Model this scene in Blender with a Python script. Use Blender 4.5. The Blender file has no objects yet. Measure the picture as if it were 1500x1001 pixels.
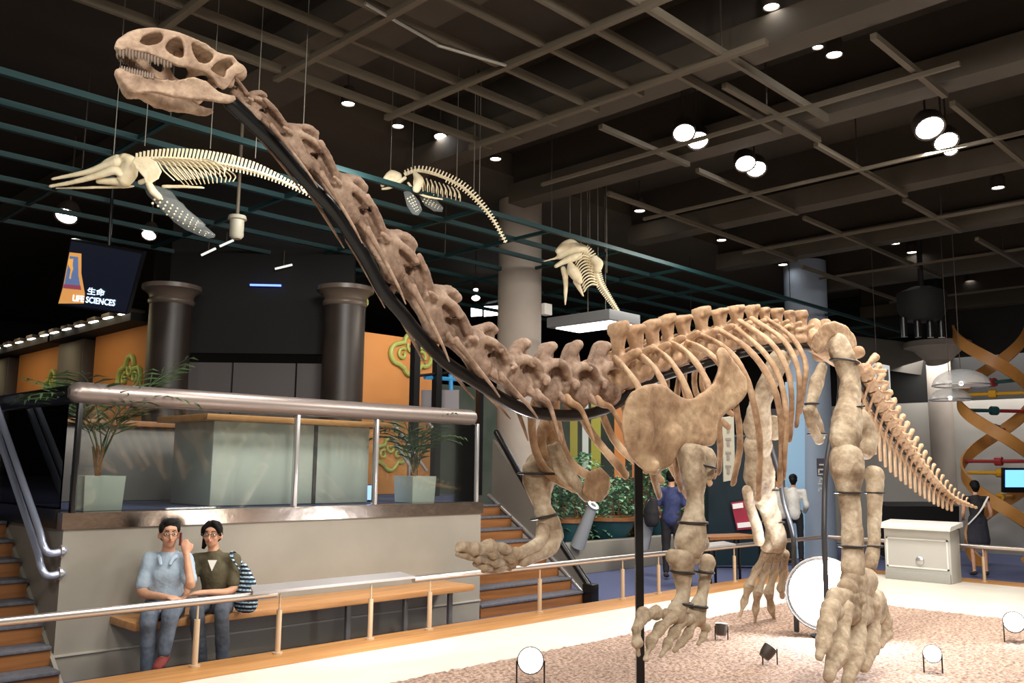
import bpy, bmesh, math, random
from mathutils import Vector, Matrix, noise
from mathutils.geometry import tessellate_polygon
random.seed(7)
V = Vector
C = bpy.context.scene.collection
# ---------------------------------------------------------------- camera solved from the photograph
F=1310.0; AZ=math.radians(44.7); EL=math.radians(8.03); RO=math.radians(.593); CH=1.7
cf=V((math.cos(AZ)*math.cos(EL),math.sin(AZ)*math.cos(EL),math.sin(EL)))
_r=V((math.sin(AZ),-math.cos(AZ),0)); _u=_r.cross(cf)
cr=_r*math.cos(RO)+_u*math.sin(RO); cu=-_r*math.sin(RO)+_u*math.cos(RO)
cam=bpy.data.cameras.new('camera'); cam.lens=F*36/1500; cam.sensor_width=36; cam.clip_end=200
camo=bpy.data.objects.new('camera',cam); C.objects.link(camo)
camo.matrix_world=Matrix(((cr.x,cu.x,-cf.x,0),(cr.y,cu.y,-cf.y,0),(cr.z,cu.z,-cf.z,CH),(0,0,0,1)))
bpy.context.scene.camera=camo
def ray(x,y): return cf+cr*((x-750)/F)+cu*((500.5-y)/F)
def on(ax,val,x,y):
    d=ray(x,y); o=V((0,0,CH)); return o+d*((val-o[ax])/d[ax])
def PX(v,x,y): return on(0,v,x,y)
def PY(v,x,y): return on(1,v,x,y)
def PZ(v,x,y): return on(2,v,x,y)
def PD(d,x,y): return V((0,0,CH))+ray(x,y)*d
# ---------------------------------------------------------------- materials
def mat(name,col,rough=.6,metal=0,col2=None,scale=8,detail=4,bump=0,bscale=None,emit=None,estr=0,alpha=1,trans=0,spec=.5,contrast=(.35,.65)):
    m=bpy.data.materials.new(name); m.use_nodes=True; nt=m.node_tree; b=nt.nodes['Principled BSDF']
    b.inputs['Roughness'].default_value=rough; b.inputs['Metallic'].default_value=metal
    b.inputs['Specular IOR Level'].default_value=spec
    c=tuple(col)+(1,)
    b.inputs['Base Color'].default_value=c
    tc=nt.nodes.new('ShaderNodeTexCoord')
    if col2 is not None:
        n=nt.nodes.new('ShaderNodeTexNoise'); n.inputs['Scale'].default_value=scale; n.inputs['Detail'].default_value=detail
        r=nt.nodes.new('ShaderNodeValToRGB'); r.color_ramp.elements[0].position=contrast[0]; r.color_ramp.elements[1].position=contrast[1]
        r.color_ramp.elements[0].color=c; r.color_ramp.elements[1].color=tuple(col2)+(1,)
        nt.links.new(tc.outputs['Object'],n.inputs['Vector']); nt.links.new(n.outputs['Fac'],r.inputs['Fac']); nt.links.new(r.outputs['Color'],b.inputs['Base Color'])
    if bump:
        n2=nt.nodes.new('ShaderNodeTexNoise'); n2.inputs['Scale'].default_value=bscale or scale*3; n2.inputs['Detail'].default_value=6
        bp=nt.nodes.new('ShaderNodeBump'); bp.inputs['Strength'].default_value=bump; bp.inputs['Distance'].default_value=.02
        nt.links.new(tc.outputs['Object'],n2.inputs['Vector']); nt.links.new(n2.outputs['Fac'],bp.inputs['Height']); nt.links.new(bp.outputs['Normal'],b.inputs['Normal'])
    if emit is not None:
        b.inputs['Emission Color'].default_value=tuple(emit)+(1,); b.inputs['Emission Strength'].default_value=estr
    if trans: b.inputs['Transmission Weight'].default_value=trans
    if alpha<1: b.inputs['Alpha'].default_value=alpha
    return m
def S(r,g,b):   # sRGB 0-255 -> linear
    return tuple(((c/255)/12.92 if c/255<.04045 else ((c/255+.055)/1.055)**2.4) for c in (r,g,b))
def bone_mat(name,c1,c2,c3,sc=7,bump=.5,pit=.12):
    m=mat(name,c1,.75,spec=.25); nt=m.node_tree; b=nt.nodes['Principled BSDF']
    tc=nt.nodes.new('ShaderNodeTexCoord')
    n=nt.nodes.new('ShaderNodeTexNoise'); n.inputs['Scale'].default_value=sc; n.inputs['Detail'].default_value=8; n.inputs['Roughness'].default_value=.62
    r=nt.nodes.new('ShaderNodeValToRGB'); e=r.color_ramp.elements
    e[0].position=.33; e[0].color=tuple(c3)+(1,); e[1].position=.68; e[1].color=tuple(c2)+(1,)
    k=e.new(.5); k.color=tuple(c1)+(1,)
    n2=nt.nodes.new('ShaderNodeTexNoise'); n2.inputs['Scale'].default_value=sc*6; n2.inputs['Detail'].default_value=8
    v=nt.nodes.new('ShaderNodeTexVoronoi'); v.feature='DISTANCE_TO_EDGE'; v.inputs['Scale'].default_value=sc*.9
    cr_=nt.nodes.new('ShaderNodeValToRGB'); cr_.color_ramp.elements[0].position=0; cr_.color_ramp.elements[0].color=(.45,.42,.4,1); cr_.color_ramp.elements[1].position=.014
    mx=nt.nodes.new('ShaderNodeMixRGB'); mx.blend_type='MULTIPLY'; mx.inputs[0].default_value=pit*2.5
    wv=nt.nodes.new('ShaderNodeVectorMath'); wv.operation='ADD'; ns=nt.nodes.new('ShaderNodeTexNoise'); ns.inputs['Scale'].default_value=sc*.8
    sc_=nt.nodes.new('ShaderNodeVectorMath'); sc_.operation='SCALE'; sc_.inputs['Scale'].default_value=.25
    mul=nt.nodes.new('ShaderNodeMixRGB'); mul.blend_type='OVERLAY'; mul.inputs[0].default_value=.35
    bp=nt.nodes.new('ShaderNodeBump'); bp.inputs['Strength'].default_value=bump; bp.inputs['Distance'].default_value=.012
    L=nt.links.new
    L(tc.outputs['Object'],n.inputs['Vector']); L(tc.outputs['Object'],n2.inputs['Vector']); L(tc.outputs['Object'],ns.inputs['Vector'])
    L(ns.outputs['Color'],sc_.inputs[0]); L(sc_.outputs[0],wv.inputs[1]); L(tc.outputs['Object'],wv.inputs[0]); L(wv.outputs[0],v.inputs['Vector'])
    L(n.outputs['Fac'],r.inputs['Fac']); L(v.outputs['Distance'],cr_.inputs['Fac']); L(r.outputs['Color'],mx.inputs[1]); L(cr_.outputs['Color'],mx.inputs[2])
    L(mx.outputs[0],mul.inputs[1]); L(n2.outputs['Fac'],mul.inputs[2])
    ge=nt.nodes.new('ShaderNodeNewGeometry'); pr=nt.nodes.new('ShaderNodeValToRGB'); pe=pr.color_ramp.elements  # occlusion shade painted into the bone colour: hollows darkened, ridges lightened
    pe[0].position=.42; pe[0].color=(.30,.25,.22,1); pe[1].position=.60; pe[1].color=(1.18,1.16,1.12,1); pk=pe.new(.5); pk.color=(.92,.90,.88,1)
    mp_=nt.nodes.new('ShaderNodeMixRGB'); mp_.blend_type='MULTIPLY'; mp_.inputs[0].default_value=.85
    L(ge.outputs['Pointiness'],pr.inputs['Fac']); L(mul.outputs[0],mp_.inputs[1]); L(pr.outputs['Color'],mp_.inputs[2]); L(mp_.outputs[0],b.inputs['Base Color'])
    L(n2.outputs['Fac'],bp.inputs['Height']); L(bp.outputs['Normal'],b.inputs['Normal'])
    return m
def wood_mat(name,c1,c2,axis=0,scale=6,rough=.45):
    m=mat(name,c1,rough); nt=m.node_tree; b=nt.nodes['Principled BSDF']
    tc=nt.nodes.new('ShaderNodeTexCoord'); mp=nt.nodes.new('ShaderNodeMapping'); s=[scale*4]*3; s[axis]=scale*.25; mp.inputs['Scale'].default_value=s
    n=nt.nodes.new('ShaderNodeTexNoise'); n.inputs['Scale'].default_value=1; n.inputs['Detail'].default_value=5
    r=nt.nodes.new('ShaderNodeValToRGB'); r.color_ramp.elements[0].position=.3; r.color_ramp.elements[1].position=.7
    r.color_ramp.elements[0].color=tuple(c1)+(1,); r.color_ramp.elements[1].color=tuple(c2)+(1,)
    L=nt.links.new; L(tc.outputs['Object'],mp.inputs['Vector']); L(mp.outputs[0],n.inputs['Vector']); L(n.outputs['Fac'],r.inputs['Fac']); L(r.outputs['Color'],b.inputs['Base Color'])
    return m
M={}
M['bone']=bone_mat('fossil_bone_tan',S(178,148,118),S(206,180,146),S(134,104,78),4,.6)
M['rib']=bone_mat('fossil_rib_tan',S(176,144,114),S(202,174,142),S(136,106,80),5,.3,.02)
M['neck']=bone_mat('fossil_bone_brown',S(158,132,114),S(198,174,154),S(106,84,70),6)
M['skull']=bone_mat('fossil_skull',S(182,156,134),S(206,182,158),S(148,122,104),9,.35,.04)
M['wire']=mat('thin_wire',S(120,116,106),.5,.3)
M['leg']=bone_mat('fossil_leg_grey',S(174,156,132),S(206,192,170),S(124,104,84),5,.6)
M['tooth']=mat('tooth',S(130,112,98),.4)
M['white_bone']=mat('cream_bone',S(232,216,178),.6,col2=S(244,232,200),scale=12,bump=.15)
M['flipper']=mat('clear_resin_flipper',S(150,156,156),.12,alpha=.28)
M['black_steel']=mat('black_steel',S(22,22,24),.28,.3,spec=.6)
M['grey_steel']=mat('dark_grey_steel',S(80,80,84),.4,.5)
M['strap']=mat('black_strap',S(40,34,32),.5)
M['chrome']=mat('brushed_steel',S(196,194,194),.28,.75,bump=.03,bscale=60)
M['tube']=mat('satin_steel',S(146,134,128),.36,.6,bump=.02,bscale=40)
M['post_grey']=mat('grey_leg',S(120,116,112),.5,.3)
M['railm']=mat('silver_rail',S(205,195,188),.3,.9)
M['post']=mat('pale_post',S(205,180,150),.45,.3)
M['floor']=mat('blue_carpet',S(70,76,108),.9,col2=S(86,94,130),scale=60,bump=.2)
M['cream']=mat('cream_platform',S(220,211,196),.55,col2=S(228,220,206),scale=2)
M['wall']=mat('warm_grey_wall',S(136,131,120),.7,col2=S(146,140,129),scale=1.5)
M['oak']=wood_mat('oak_strip',S(168,116,62),S(196,142,84),0)
M['oaky']=wood_mat('oak_strip_y',S(168,116,62),S(196,142,84),1)
M['bench']=wood_mat('bench_wood',S(168,118,70),S(196,144,92),0)
M['riser']=wood_mat('stair_riser_wood',S(120,76,40),S(150,98,54),0)
M['tread']=mat('stair_tread_grey',S(84,84,92),.8,col2=S(98,98,106),scale=30)
M['dark']=mat('near_black',S(14,13,12),.8)
M['ceil']=mat('ceiling_dark_brown',S(46,39,31),.85,col2=S(54,46,37),scale=.7)
M['beam']=mat('beam_brown_grey',S(64,57,47),.8,col2=S(74,66,55),scale=1)
M['grid']=mat('grid_beige',S(88,79,65),.75)
M['teal']=mat('teal_truss',S(24,58,60),.5,.2)
M['orange']=mat('orange_wall',S(182,120,62),.75,col2=S(190,128,70),scale=1)
M['cloud']=mat('lime_cloud',S(150,160,84),.5,emit=S(150,164,84),estr=.08)
M['pillar']=mat('dark_brown_pillar',S(34,26,21),.45,col2=S(46,35,28),scale=3)
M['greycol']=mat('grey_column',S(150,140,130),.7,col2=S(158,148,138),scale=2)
M['white']=mat('white_paint',S(225,222,215),.5)
M['panel']=mat('pale_green_panel',S(200,204,194),.5)
M['boxp']=mat('pale_planter',S(214,222,212),.55)
M['leaf']=mat('leaf_green',S(34,58,30),.6,col2=S(60,88,44),scale=9)
M['leafd']=mat('leaf_dark',S(34,74,48),.5,col2=S(100,140,108),scale=12)
M['soil']=mat('soil',S(60,44,32),.9)
M['emit']=mat('lamp_glow',(1,1,1),.5,emit=(1,.97,.92),estr=22)
M['emitS']=mat('lamp_glow_strong',(1,1,1),.5,emit=(1,.98,.96),estr=60)
M['emitW']=mat('panel_glow',(1,1,1),.5,emit=(.92,.97,1),estr=5)
M['emitB']=mat('flood_glow',(1,1,1),.5,emit=(.86,.93,1),estr=40)
M['lampb']=mat('lamp_body',S(70,62,56),.4,.4)
M['skin']=mat('skin',S(196,146,116),.55,col2=S(206,156,126),scale=20)
M['hair']=mat('black_hair',S(16,13,12),.7,bump=.15,bscale=90,spec=.2)
def glassm(name,col,al):
    m=bpy.data.materials.new(name); m.use_nodes=True; nt=m.node_tree; nt.nodes.remove(nt.nodes['Principled BSDF'])
    o=nt.nodes['Material Output']; t=nt.nodes.new('ShaderNodeBsdfTransparent'); g=nt.nodes.new('ShaderNodeBsdfGlossy'); g.inputs['Roughness'].default_value=.03
    t.inputs['Color'].default_value=tuple(col)+(1,); mx=nt.nodes.new('ShaderNodeMixShader'); fr=nt.nodes.new('ShaderNodeFresnel'); fr.inputs['IOR'].default_value=1.5
    ad=nt.nodes.new('ShaderNodeMath'); ad.operation='ADD'; ad.inputs[1].default_value=al
    L=nt.links.new; L(fr.outputs[0],ad.inputs[0]); L(ad.outputs[0],mx.inputs[0]); L(t.outputs[0],mx.inputs[1]); L(g.outputs[0],mx.inputs[2]); L(mx.outputs[0],o.inputs['Surface']); return m
M['glass']=glassm('balustrade_glass',(.93,.96,.95),.03)
M['dome']=mat('clear_dome',S(190,194,196),.2,alpha=.42)
# ---------------------------------------------------------------- mesh helpers
def frame(t,hint):
    t=t.normalized(); a=hint-t*hint.dot(t)
    if a.length<1e-4:
        a=V((1,0,0))-t*t.x
    a.normalize(); return a,t.cross(a)
def sweep(bm,pts,radii,seg=10,hint=V((0,1,0)),cap=True,closed=False,square=False):
    """tube through pts; radii number or (ra,rb): ra along hint, rb across"""
    pts=[V(p) for p in pts]; n=len(pts)
    rr=[radii[i] if isinstance(radii,(list,)) else radii for i in range(n)]
    rr=[(r,r) if not isinstance(r,tuple) else r for r in rr]
    rings=[]
    def ring(c,t,ra,rb):
        a,b=frame(t,hint); vs=[]
        if square:
            for sx,sy in ((1,1),(-1,1),(-1,-1),(1,-1)): vs.append(bm.verts.new(c+a*ra*sx+b*rb*sy))
        else:
            for k in range(seg):
                an=2*math.pi*k/seg; vs.append(bm.verts.new(c+a*(ra*math.cos(an))+b*(rb*math.sin(an))))
        return vs
    tang=[]
    for i in range(n):
        if closed: t=pts[(i+1)%n]-pts[i-1]
        else: t=pts[min(i+1,n-1)]-pts[max(i-1,0)]
        tang.append(t.normalized() if t.length>1e-9 else V((0,0,1)))
    if cap=='round' and not closed and not square:
        for f,o in ((.5,.87),(.87,.5)):
            r=rr[0]; rings.append(ring(pts[0]-tang[0]*min(r)*o,tang[0],r[0]*f,r[1]*f))
    for i in range(n): rings.append(ring(pts[i],tang[i],*rr[i]))
    if cap=='round' and not closed and not square:
        for f,o in ((.87,.5),(.5,.87)):
            r=rr[-1]; rings.append(ring(pts[-1]+tang[-1]*min(r)*o,tang[-1],r[0]*f,r[1]*f))
    m=len(rings); s=len(rings[0])
    for i in range(m if closed else m-1):
        A=rings[i]; B=rings[(i+1)%m]
        for k in range(s): bm.faces.new((A[k],A[(k+1)%s],B[(k+1)%s],B[k]))
    if cap and not closed:
        bm.faces.new(rings[0][::-1]); bm.faces.new(rings[-1])
def curve(pts,n=6):
    """Catmull-Rom through pts"""
    pts=[V(p) for p in pts]; out=[]
    for i in range(len(pts)-1):
        p0=pts[i-1] if i else pts[0]*2-pts[1]; p1=pts[i]; p2=pts[i+1]; p3=pts[i+2] if i+2<len(pts) else p2*2-p1
        for k in range(n):
            t=k/n; out.append(.5*((2*p1)+(p2-p0)*t+(2*p0-5*p1+4*p2-p3)*t*t+(3*p1-p0-3*p2+p3)*t**3))
    out.append(pts[-1]); return out
def lerpl(vals,m):
    n=len(vals); out=[]
    for i in range(m):
        f=i*(n-1)/(m-1); k=min(int(f),n-2); t=f-k; a,b=vals[k],vals[k+1]
        if isinstance(a,tuple): out.append(tuple(x+(y-x)*t for x,y in zip(a,b)))
        else: out.append(a+(b-a)*t)
    return out
def csweep(bm,pts,radii,seg=10,hint=V((0,1,0)),n=5,cap='round'):
    p=curve(pts,n); r=lerpl(radii,len(p)) if isinstance(radii,list) else radii
    sweep(bm,p,r,seg,hint,cap)
def box(bm,lo,hi,bev=0):
    lo=V(lo);hi=V(hi)
    vs=[bm.verts.new((x,y,z)) for x in (lo.x,hi.x) for y in (lo.y,hi.y) for z in (lo.z,hi.z)]
    fs=[bm.faces.new([vs[i] for i in q]) for q in ((0,1,3,2),(4,6,7,5),(0,4,5,1),(2,3,7,6),(0,2,6,4),(1,5,7,3))]
    if bev:
        es=set(e for f in fs for e in f.edges); bmesh.ops.bevel(bm,geom=list(es),offset=bev,segments=2,affect='EDGES',profile=.5)
def xform(bm,start,mx):
    bm.verts.ensure_lookup_table()
    for v in list(bm.verts)[start:]: v.co=mx@v.co
def obox(bm,c,half,rotz=0,tilt=None,bev=0):
    b2=bmesh.new(); box(b2,-V(half),V(half),bev); mx=Matrix.Translation(V(c))@Matrix.Rotation(rotz,4,'Z')
    if tilt is not None: mx=mx@tilt
    b2.transform(mx); me=bpy.data.meshes.new('t'); b2.to_mesh(me); bm.from_mesh(me); bpy.data.meshes.remove(me); b2.free()
def ell(bm,c,r,mx=None,seg=16):
    b2=bmesh.new(); bmesh.ops.create_uvsphere(b2,u_segments=seg,v_segments=max(6,seg*2//3),radius=1)
    m=Matrix.Translation(V(c))@(mx if mx is not None else Matrix())@Matrix.Diagonal((*(r if isinstance(r,(tuple,list)) else (r,r,r)),1))
    b2.transform(m); me=bpy.data.meshes.new('t'); b2.to_mesh(me); bm.from_mesh(me); bpy.data.meshes.remove(me); b2.free()
def lathe(bm,c,prof,seg=24,axis=V((0,0,1))):
    """prof: list of (radius, distance along axis)"""
    c=V(c); a,b=frame(axis,V((1,0,0)) if abs(axis.normalized().x)<.9 else V((0,1,0))); ax=axis.normalized(); rings=[]
    for r,h in prof:
        if r<1e-5: rings.append([bm.verts.new(c+ax*h)])
        else: rings.append([bm.verts.new(c+ax*h+a*r*math.cos(2*math.pi*k/seg)+b*r*math.sin(2*math.pi*k/seg)) for k in range(seg)])
    for A,B in zip(rings,rings[1:]):
        for k in range(seg):
            l=(k+1)%seg
            if len(A)==1 and len(B)==1: continue
            if len(A)==1: bm.faces.new((A[0],B[k],B[l]))
            elif len(B)==1: bm.faces.new((A[k],A[l],B[0]))
            else: bm.faces.new((A[k],A[l],B[l],B[k]))
def slab(bm,loops,f0,f1):
    """polygon with holes; loops in 2D; f0/f1 map a 2D point to the front / back 3D point"""
    l3=[[V((p[0],p[1],0)) for p in L] for L in loops]; flat=[p for L in l3 for p in L]
    tris=tessellate_polygon(l3)
    A=[bm.verts.new(f0(p.x,p.y)) for p in flat]; B=[bm.verts.new(f1(p.x,p.y)) for p in flat]
    for t in tris:
        try: bm.faces.new([A[i] for i in t]); bm.faces.new([B[i] for i in reversed(t)])
        except ValueError: pass
    k=0
    for L in loops:
        n=len(L)
        for i in range(n):
            j=(i+1)%n
            try: bm.faces.new((A[k+i],B[k+i],B[k+j],A[k+j]))
            except ValueError: pass
        k+=n
def thing(name,label,cat,loc=(0,0,0),group=None,rz=0):
    o=bpy.data.objects.new(name,None); C.objects.link(o); o.location=loc; o.rotation_euler.z=rz; o.empty_display_size=.1
    o['label']=label; o['category']=cat
    if group: o['group']=group
    return o
def tag(o,label,cat,group=None,kind=None):
    o['label']=label; o['category']=cat
    if group: o['group']=group
    if kind: o['kind']=kind
    return o
def obj(name,bm,m,parent=None,smooth=True,angle=40,local=False,label=None):
    bmesh.ops.recalc_face_normals(bm,faces=bm.faces)
    me=bpy.data.meshes.new(name)
    if not local:
        vs=[v.co for v in bm.verts]
        c=V([(min(v[i] for v in vs)+max(v[i] for v in vs))/2 for i in range(3)])
        if parent is None: c.z=min(v.z for v in vs)
        for v in bm.verts: v.co-=c
    else: c=V((0,0,0))
    bm.to_mesh(me); bm.free()
    o=bpy.data.objects.new(name,me); C.objects.link(o)
    if parent is not None:
        o.parent=parent
        if not local:
            w=V((0,0,0)); p=parent
            while p is not None: w+=p.location; p=p.parent
            c=c-w
    o.location=c
    ms=m if isinstance(m,list) else [m]
    for q in ms: me.materials.append(q)
    if smooth:
        me.shade_smooth()
        if angle<180: me.set_sharp_from_angle(angle=math.radians(angle))
    if label: o['label']=label
    return o
def struct(name,bm,m,**k):
    o=obj(name,bm,m,**k); o['kind']='structure'; return o
def remesh(bm,vox,it=3,amp=0,nsc=8,seed=0,shape=None,amp2=0):
    me=bpy.data.meshes.new('tmp'); bmesh.ops.recalc_face_normals(bm,faces=bm.faces); bm.to_mesh(me); bm.free()
    o=bpy.data.objects.new('tmp',me); C.objects.link(o)
    md=o.modifiers.new('r','REMESH'); md.mode='VOXEL'; md.voxel_size=vox; md.adaptivity=0
    dg=bpy.context.evaluated_depsgraph_get(); ev=o.evaluated_get(dg); m2=bpy.data.meshes.new_from_object(ev)
    bpy.data.objects.remove(o); bpy.data.meshes.remove(me)
    b=bmesh.new(); b.from_mesh(m2); bpy.data.meshes.remove(m2)
    for _ in range(it): bmesh.ops.smooth_vert(b,verts=b.verts,factor=.5,use_axis_x=True,use_axis_y=True,use_axis_z=True)
    if amp:
        b.normal_update(); s=V((seed*3.1,seed*1.7,seed*5.3))
        for v in b.verts:
            d=noise.noise(v.co*nsc+s)*amp+noise.noise(v.co*nsc*3.3+s)*amp*.45+(noise.noise(v.co*nsc*9+s)*amp2 if amp2 else 0)
            v.co+=v.normal*d
    if shape:
        for v in b.verts: v.co=shape(v.co)
    return b
def light(kind,loc,target,power,size=.3,col=(1,.93,.82),angle=60,blend=.6,name='lamp_or_fill_light'):
    l=bpy.data.lights.new(name,kind); l.energy=power; l.color=col
    if kind=='SPOT': l.spot_size=math.radians(angle); l.spot_blend=blend; l.shadow_soft_size=size
    elif kind=='AREA': l.size=size
    else: l.shadow_soft_size=size
    o=bpy.data.objects.new(name,l); C.objects.link(o); o.location=loc
    if target is not None: o.rotation_euler=(V(target)-V(loc)).to_track_quat('-Z','Y').to_euler()
    return o
ORD=['first','second','third','fourth','fifth','sixth','seventh','eighth','ninth','tenth','eleventh','twelfth','thirteenth','fourteenth','fifteenth','sixteenth','seventeenth','eighteenth','nineteenth','twentieth']
# ================================================================= THE SETTING
WY=7.6; MZ=1.305; SY=3.4; PT=.22
def sbox(name,lo,hi,m,bev=0): b=bmesh.new(); box(b,lo,hi,bev); return struct(name,b,m)
sbox('floor',(-6,-6,-.1),(42,34,0),M['floor'])
sbox('ceiling',(-6,-6,6.3),(42,34,6.4),M['ceil'])
sbox('wall_far_right',(34,-6,0),(34.1,34,6.3),mat('far_wall_grey',S(120,116,112),.8))
sbox('wall_far_left',(-6,30,0),(34,30.1,6.3),M['dark'])
# display platform
pf=thing('display_platform','low cream display platform with an oak edge under the long-necked skeleton','platform',(4,2,0))
b=bmesh.new(); box(b,(-5,-5,.0),(13.25,6.08,PT)); obj('deck',b,M['cream'],pf)
b=bmesh.new(); box(b,(-5,6.08,0),(13.75,6.58,PT+.004),.01); obj('oak_edge',b,M['oak'],pf)
b=bmesh.new(); box(b,(13.25,-5,0),(13.75,6.08,PT+.004),.01); obj('oak_edge',b,M['oaky'],pf)
# gravel-like mat
b=bmesh.new(); nx,ny=250,210; x0,x1,y0,y1=2.2,10.1,-.6,5.04; g=[]
for i in range(nx+1):
    row=[]
    for j in range(ny+1):
        x=x0+(x1-x0)*i/nx; y=y0+(y1-y0)*j/ny; edge=i in(0,nx) or j in(0,ny)
        z=PT+.002 if edge else PT+.03+.012*noise.noise(V((x*26,y*26,0)))+.010*noise.noise(V((x*60,y*60,3)))
        row.append(b.verts.new((x,y,z)))
    g.append(row)
for i in range(nx):
    for j in range(ny): b.faces.new((g[i][j],g[i+1][j],g[i+1][j+1],g[i][j+1]))
gm=mat('pink_brown_gravel',S(140,110,95),.95,col2=S(204,176,156),scale=34,detail=8,bump=.9,bscale=70,contrast=(.38,.62))
o=obj('gravel_mat',b,gm); tag(o,'pinkish brown shaggy gravel mat lying on the cream platform','mat',kind='stuff')
# guard rail -----------------------------------------------------------
gr=thing('guard_rail','low silver guard rail with pale posts along the back edge of the platform','railing',(6,6.47,PT))
RT=PY(6.47,300,873).z; RT2=PY(6.47,1060,787).z
def post(x,y,top,par,big=.022):
    b=bmesh.new(); lathe(b,(x,y,PT+.004),[(0,0),(.04,0),(.04,.012),(big,.014),(big,(top-PT)*.72),(.008,(top-PT)*.72),(.008,top-PT-.01)],14)
    obj('post',b,M['post'],par)
RZ=(PY(6.47,280,884).z+PY(6.47,930,814).z+PY(6.47,20,911).z)/3
for x in (1.9,3.249,3.938,4.834,5.501,6.983,8.378,9.077,10.8,12.2,13.45): post(x,6.47,RZ,gr)
b=bmesh.new(); sweep(b,[(-4,6.47,RZ),(3.9,6.47,RZ)],.03,16); obj('handrail',b,M['railm'],gr)
b=bmesh.new(); sweep(b,[(5.3,6.47,RZ),(13.45,6.47,RZ)],.03,16); obj('handrail',b,M['railm'],gr)
# flat caption boards on the rail
for (xa,xb,nm) in ((PY(6.43,366,872).x,PY(6.43,603,848).x,0),(9.6,10.7,1)):
    b=bmesh.new(); slab(b,[[(xa,0),(xb,0),(xb-.06,1),(xa+.06,1)]],lambda x,t:V((x,6.38+.15*t,RZ+.02+.03*t)),lambda x,t:V((x,6.38+.15*t,RZ+.042+.03*t)))
    obj('caption_board',b,mat('caption_board%d'%nm,S(168,164,164),.35,.3),gr,label='long flat pale caption board')
gr2=thing('guard_rail','low silver guard rail behind the white plinth at the tail end of the platform','railing',(13.4,3,PT))
for y in (6.0,4.2,2.4,.6,-1.2): post(13.45,y,RZ,gr2)
b=bmesh.new(); sweep(b,[(13.45,6.4,RZ),(13.45,-4.5,RZ)],.03,16); obj('handrail',b,M['railm'],gr2)
# ---------------------------------------------------------------- mezzanine block
b=bmesh.new(); box(b,(2.65,WY,.0),(7.2,WY+.2,1.178)); struct('wall_mezzanine_front',b,M['wall'])
b=bmesh.new(); box(b,(2.65,WY+.2,0),(2.85,12,1.178)); struct('wall_mezzanine_side',b,M['wall'])
b=bmesh.new(); box(b,(7.0,WY+.2,0),(7.2,9.4,1.178)); struct('wall_mezzanine_return',b,M['wall'])
b=bmesh.new(); box(b,(2.64,WY-.018,.2),(7.2,WY,.215)); struct('baseboard_mezzanine',b,mat('groove',S(176,170,158),.6))
sbox('floor_mezzanine',(2.65,WY+.2,1.2),(7.2,9.6,1.3),M['floor']); sbox('floor_mezzanine_back',(-4,9.6,1.2),(9.05,29.9,1.3),M['floor'])
b=bmesh.new(); box(b,(2.63,WY-.02,1.178),(7.22,WY+.12,1.305)); struct('trim_1',b,mat('polished_steel_band',S(176,160,148),.2,1,bump=.22,bscale=4))
b=bmesh.new(); box(b,(2.62,WY+.12,1.178),(2.66,12,1.33)); struct('trim_2',b,M['black_steel'])
# baluster rail
br=thing('glass_balustrade','glass balustrade topped by a fat satin steel tube on the grey mezzanine wall','balustrade',(4.9,WY+.04,MZ))
tz=(PY(WY,102,558).z+PY(WY,102,590).z)/2; trr=.088
b=bmesh.new(); sweep(b,[(2.70,WY+.05,tz),(7.05,WY+.05,tz-.0)],trr,28,cap='round'); obj('tube_handrail',b,M['tube'],br)
b=bmesh.new(); sweep(b,[(2.68,WY+.12,tz-.01),(2.68,14.5,tz-.01)],trr*.9,20,cap='round'); obj('tube_handrail',b,M['black_steel'],br)
for x in (2.72,4.76,5.716,7.16):
    b=bmesh.new(); box(b,(x-.018,WY+.02,MZ),(x+.018,WY+.08,tz-.07),.004); obj('baluster',b,M['chrome'] if x>3 else M['black_steel'],br)
for a,c in ((2.75,4.735),(4.785,5.69),(5.74,7.13)):
    b=bmesh.new(); box(b,(a,WY+.044,MZ+.005),(c,WY+.056,tz-.08)); obj('glass_panel',b,M['glass'],br)
for a,c in ((7.8,9.5),(9.55,11.5)):
    b=bmesh.new(); box(b,(2.674,a,MZ+.02),(2.686,c,tz-.09)); obj('glass_panel',b,M['glass'],br)
for y in (9.52,11.55):
    b=bmesh.new(); box(b,(2.66,y-.02,MZ),(2.7,y+.02,tz-.07)); obj('baluster',b,M['chrome'],br)
# stairs ---------------------------------------------------------------
def stairs(xa,xb,n,lab,y0):
    t=thing('staircase',lab,'stairs',((xa+xb)/2,y0,0))
    for i in range(n):
        z0=i*.148; z1=(i+1)*.148; y=y0+i*.222
        b=bmesh.new(); box(b,(xa,y,z0 if i else 0),(xb,y+.222,z1-.028)); s=obj('step',b,M['riser'],t)
        b=bmesh.new(); box(b,(xa,y-.02,z1-.028),(xb,y+.222,z1),.006); obj('tread',b,M['tread'],s)
    return t
st1=stairs(-1.2,2.62,8,'wooden staircase with grey treads left of the seated couple',7.36)
st2=stairs(7.22,9.05,8,'wooden staircase with grey treads right of the mezzanine wall',7.6)
# side stringer of left stairs
b=bmesh.new(); slab(b,[[(7.3,0),(9.0,1.14),(9.0,1.0),(7.62,0)]],lambda y,z:V((2.62,y,z+.02)),lambda y,z:V((2.649,y,z+.02)))
obj('stringer',b,M['wall'],st1)
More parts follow.
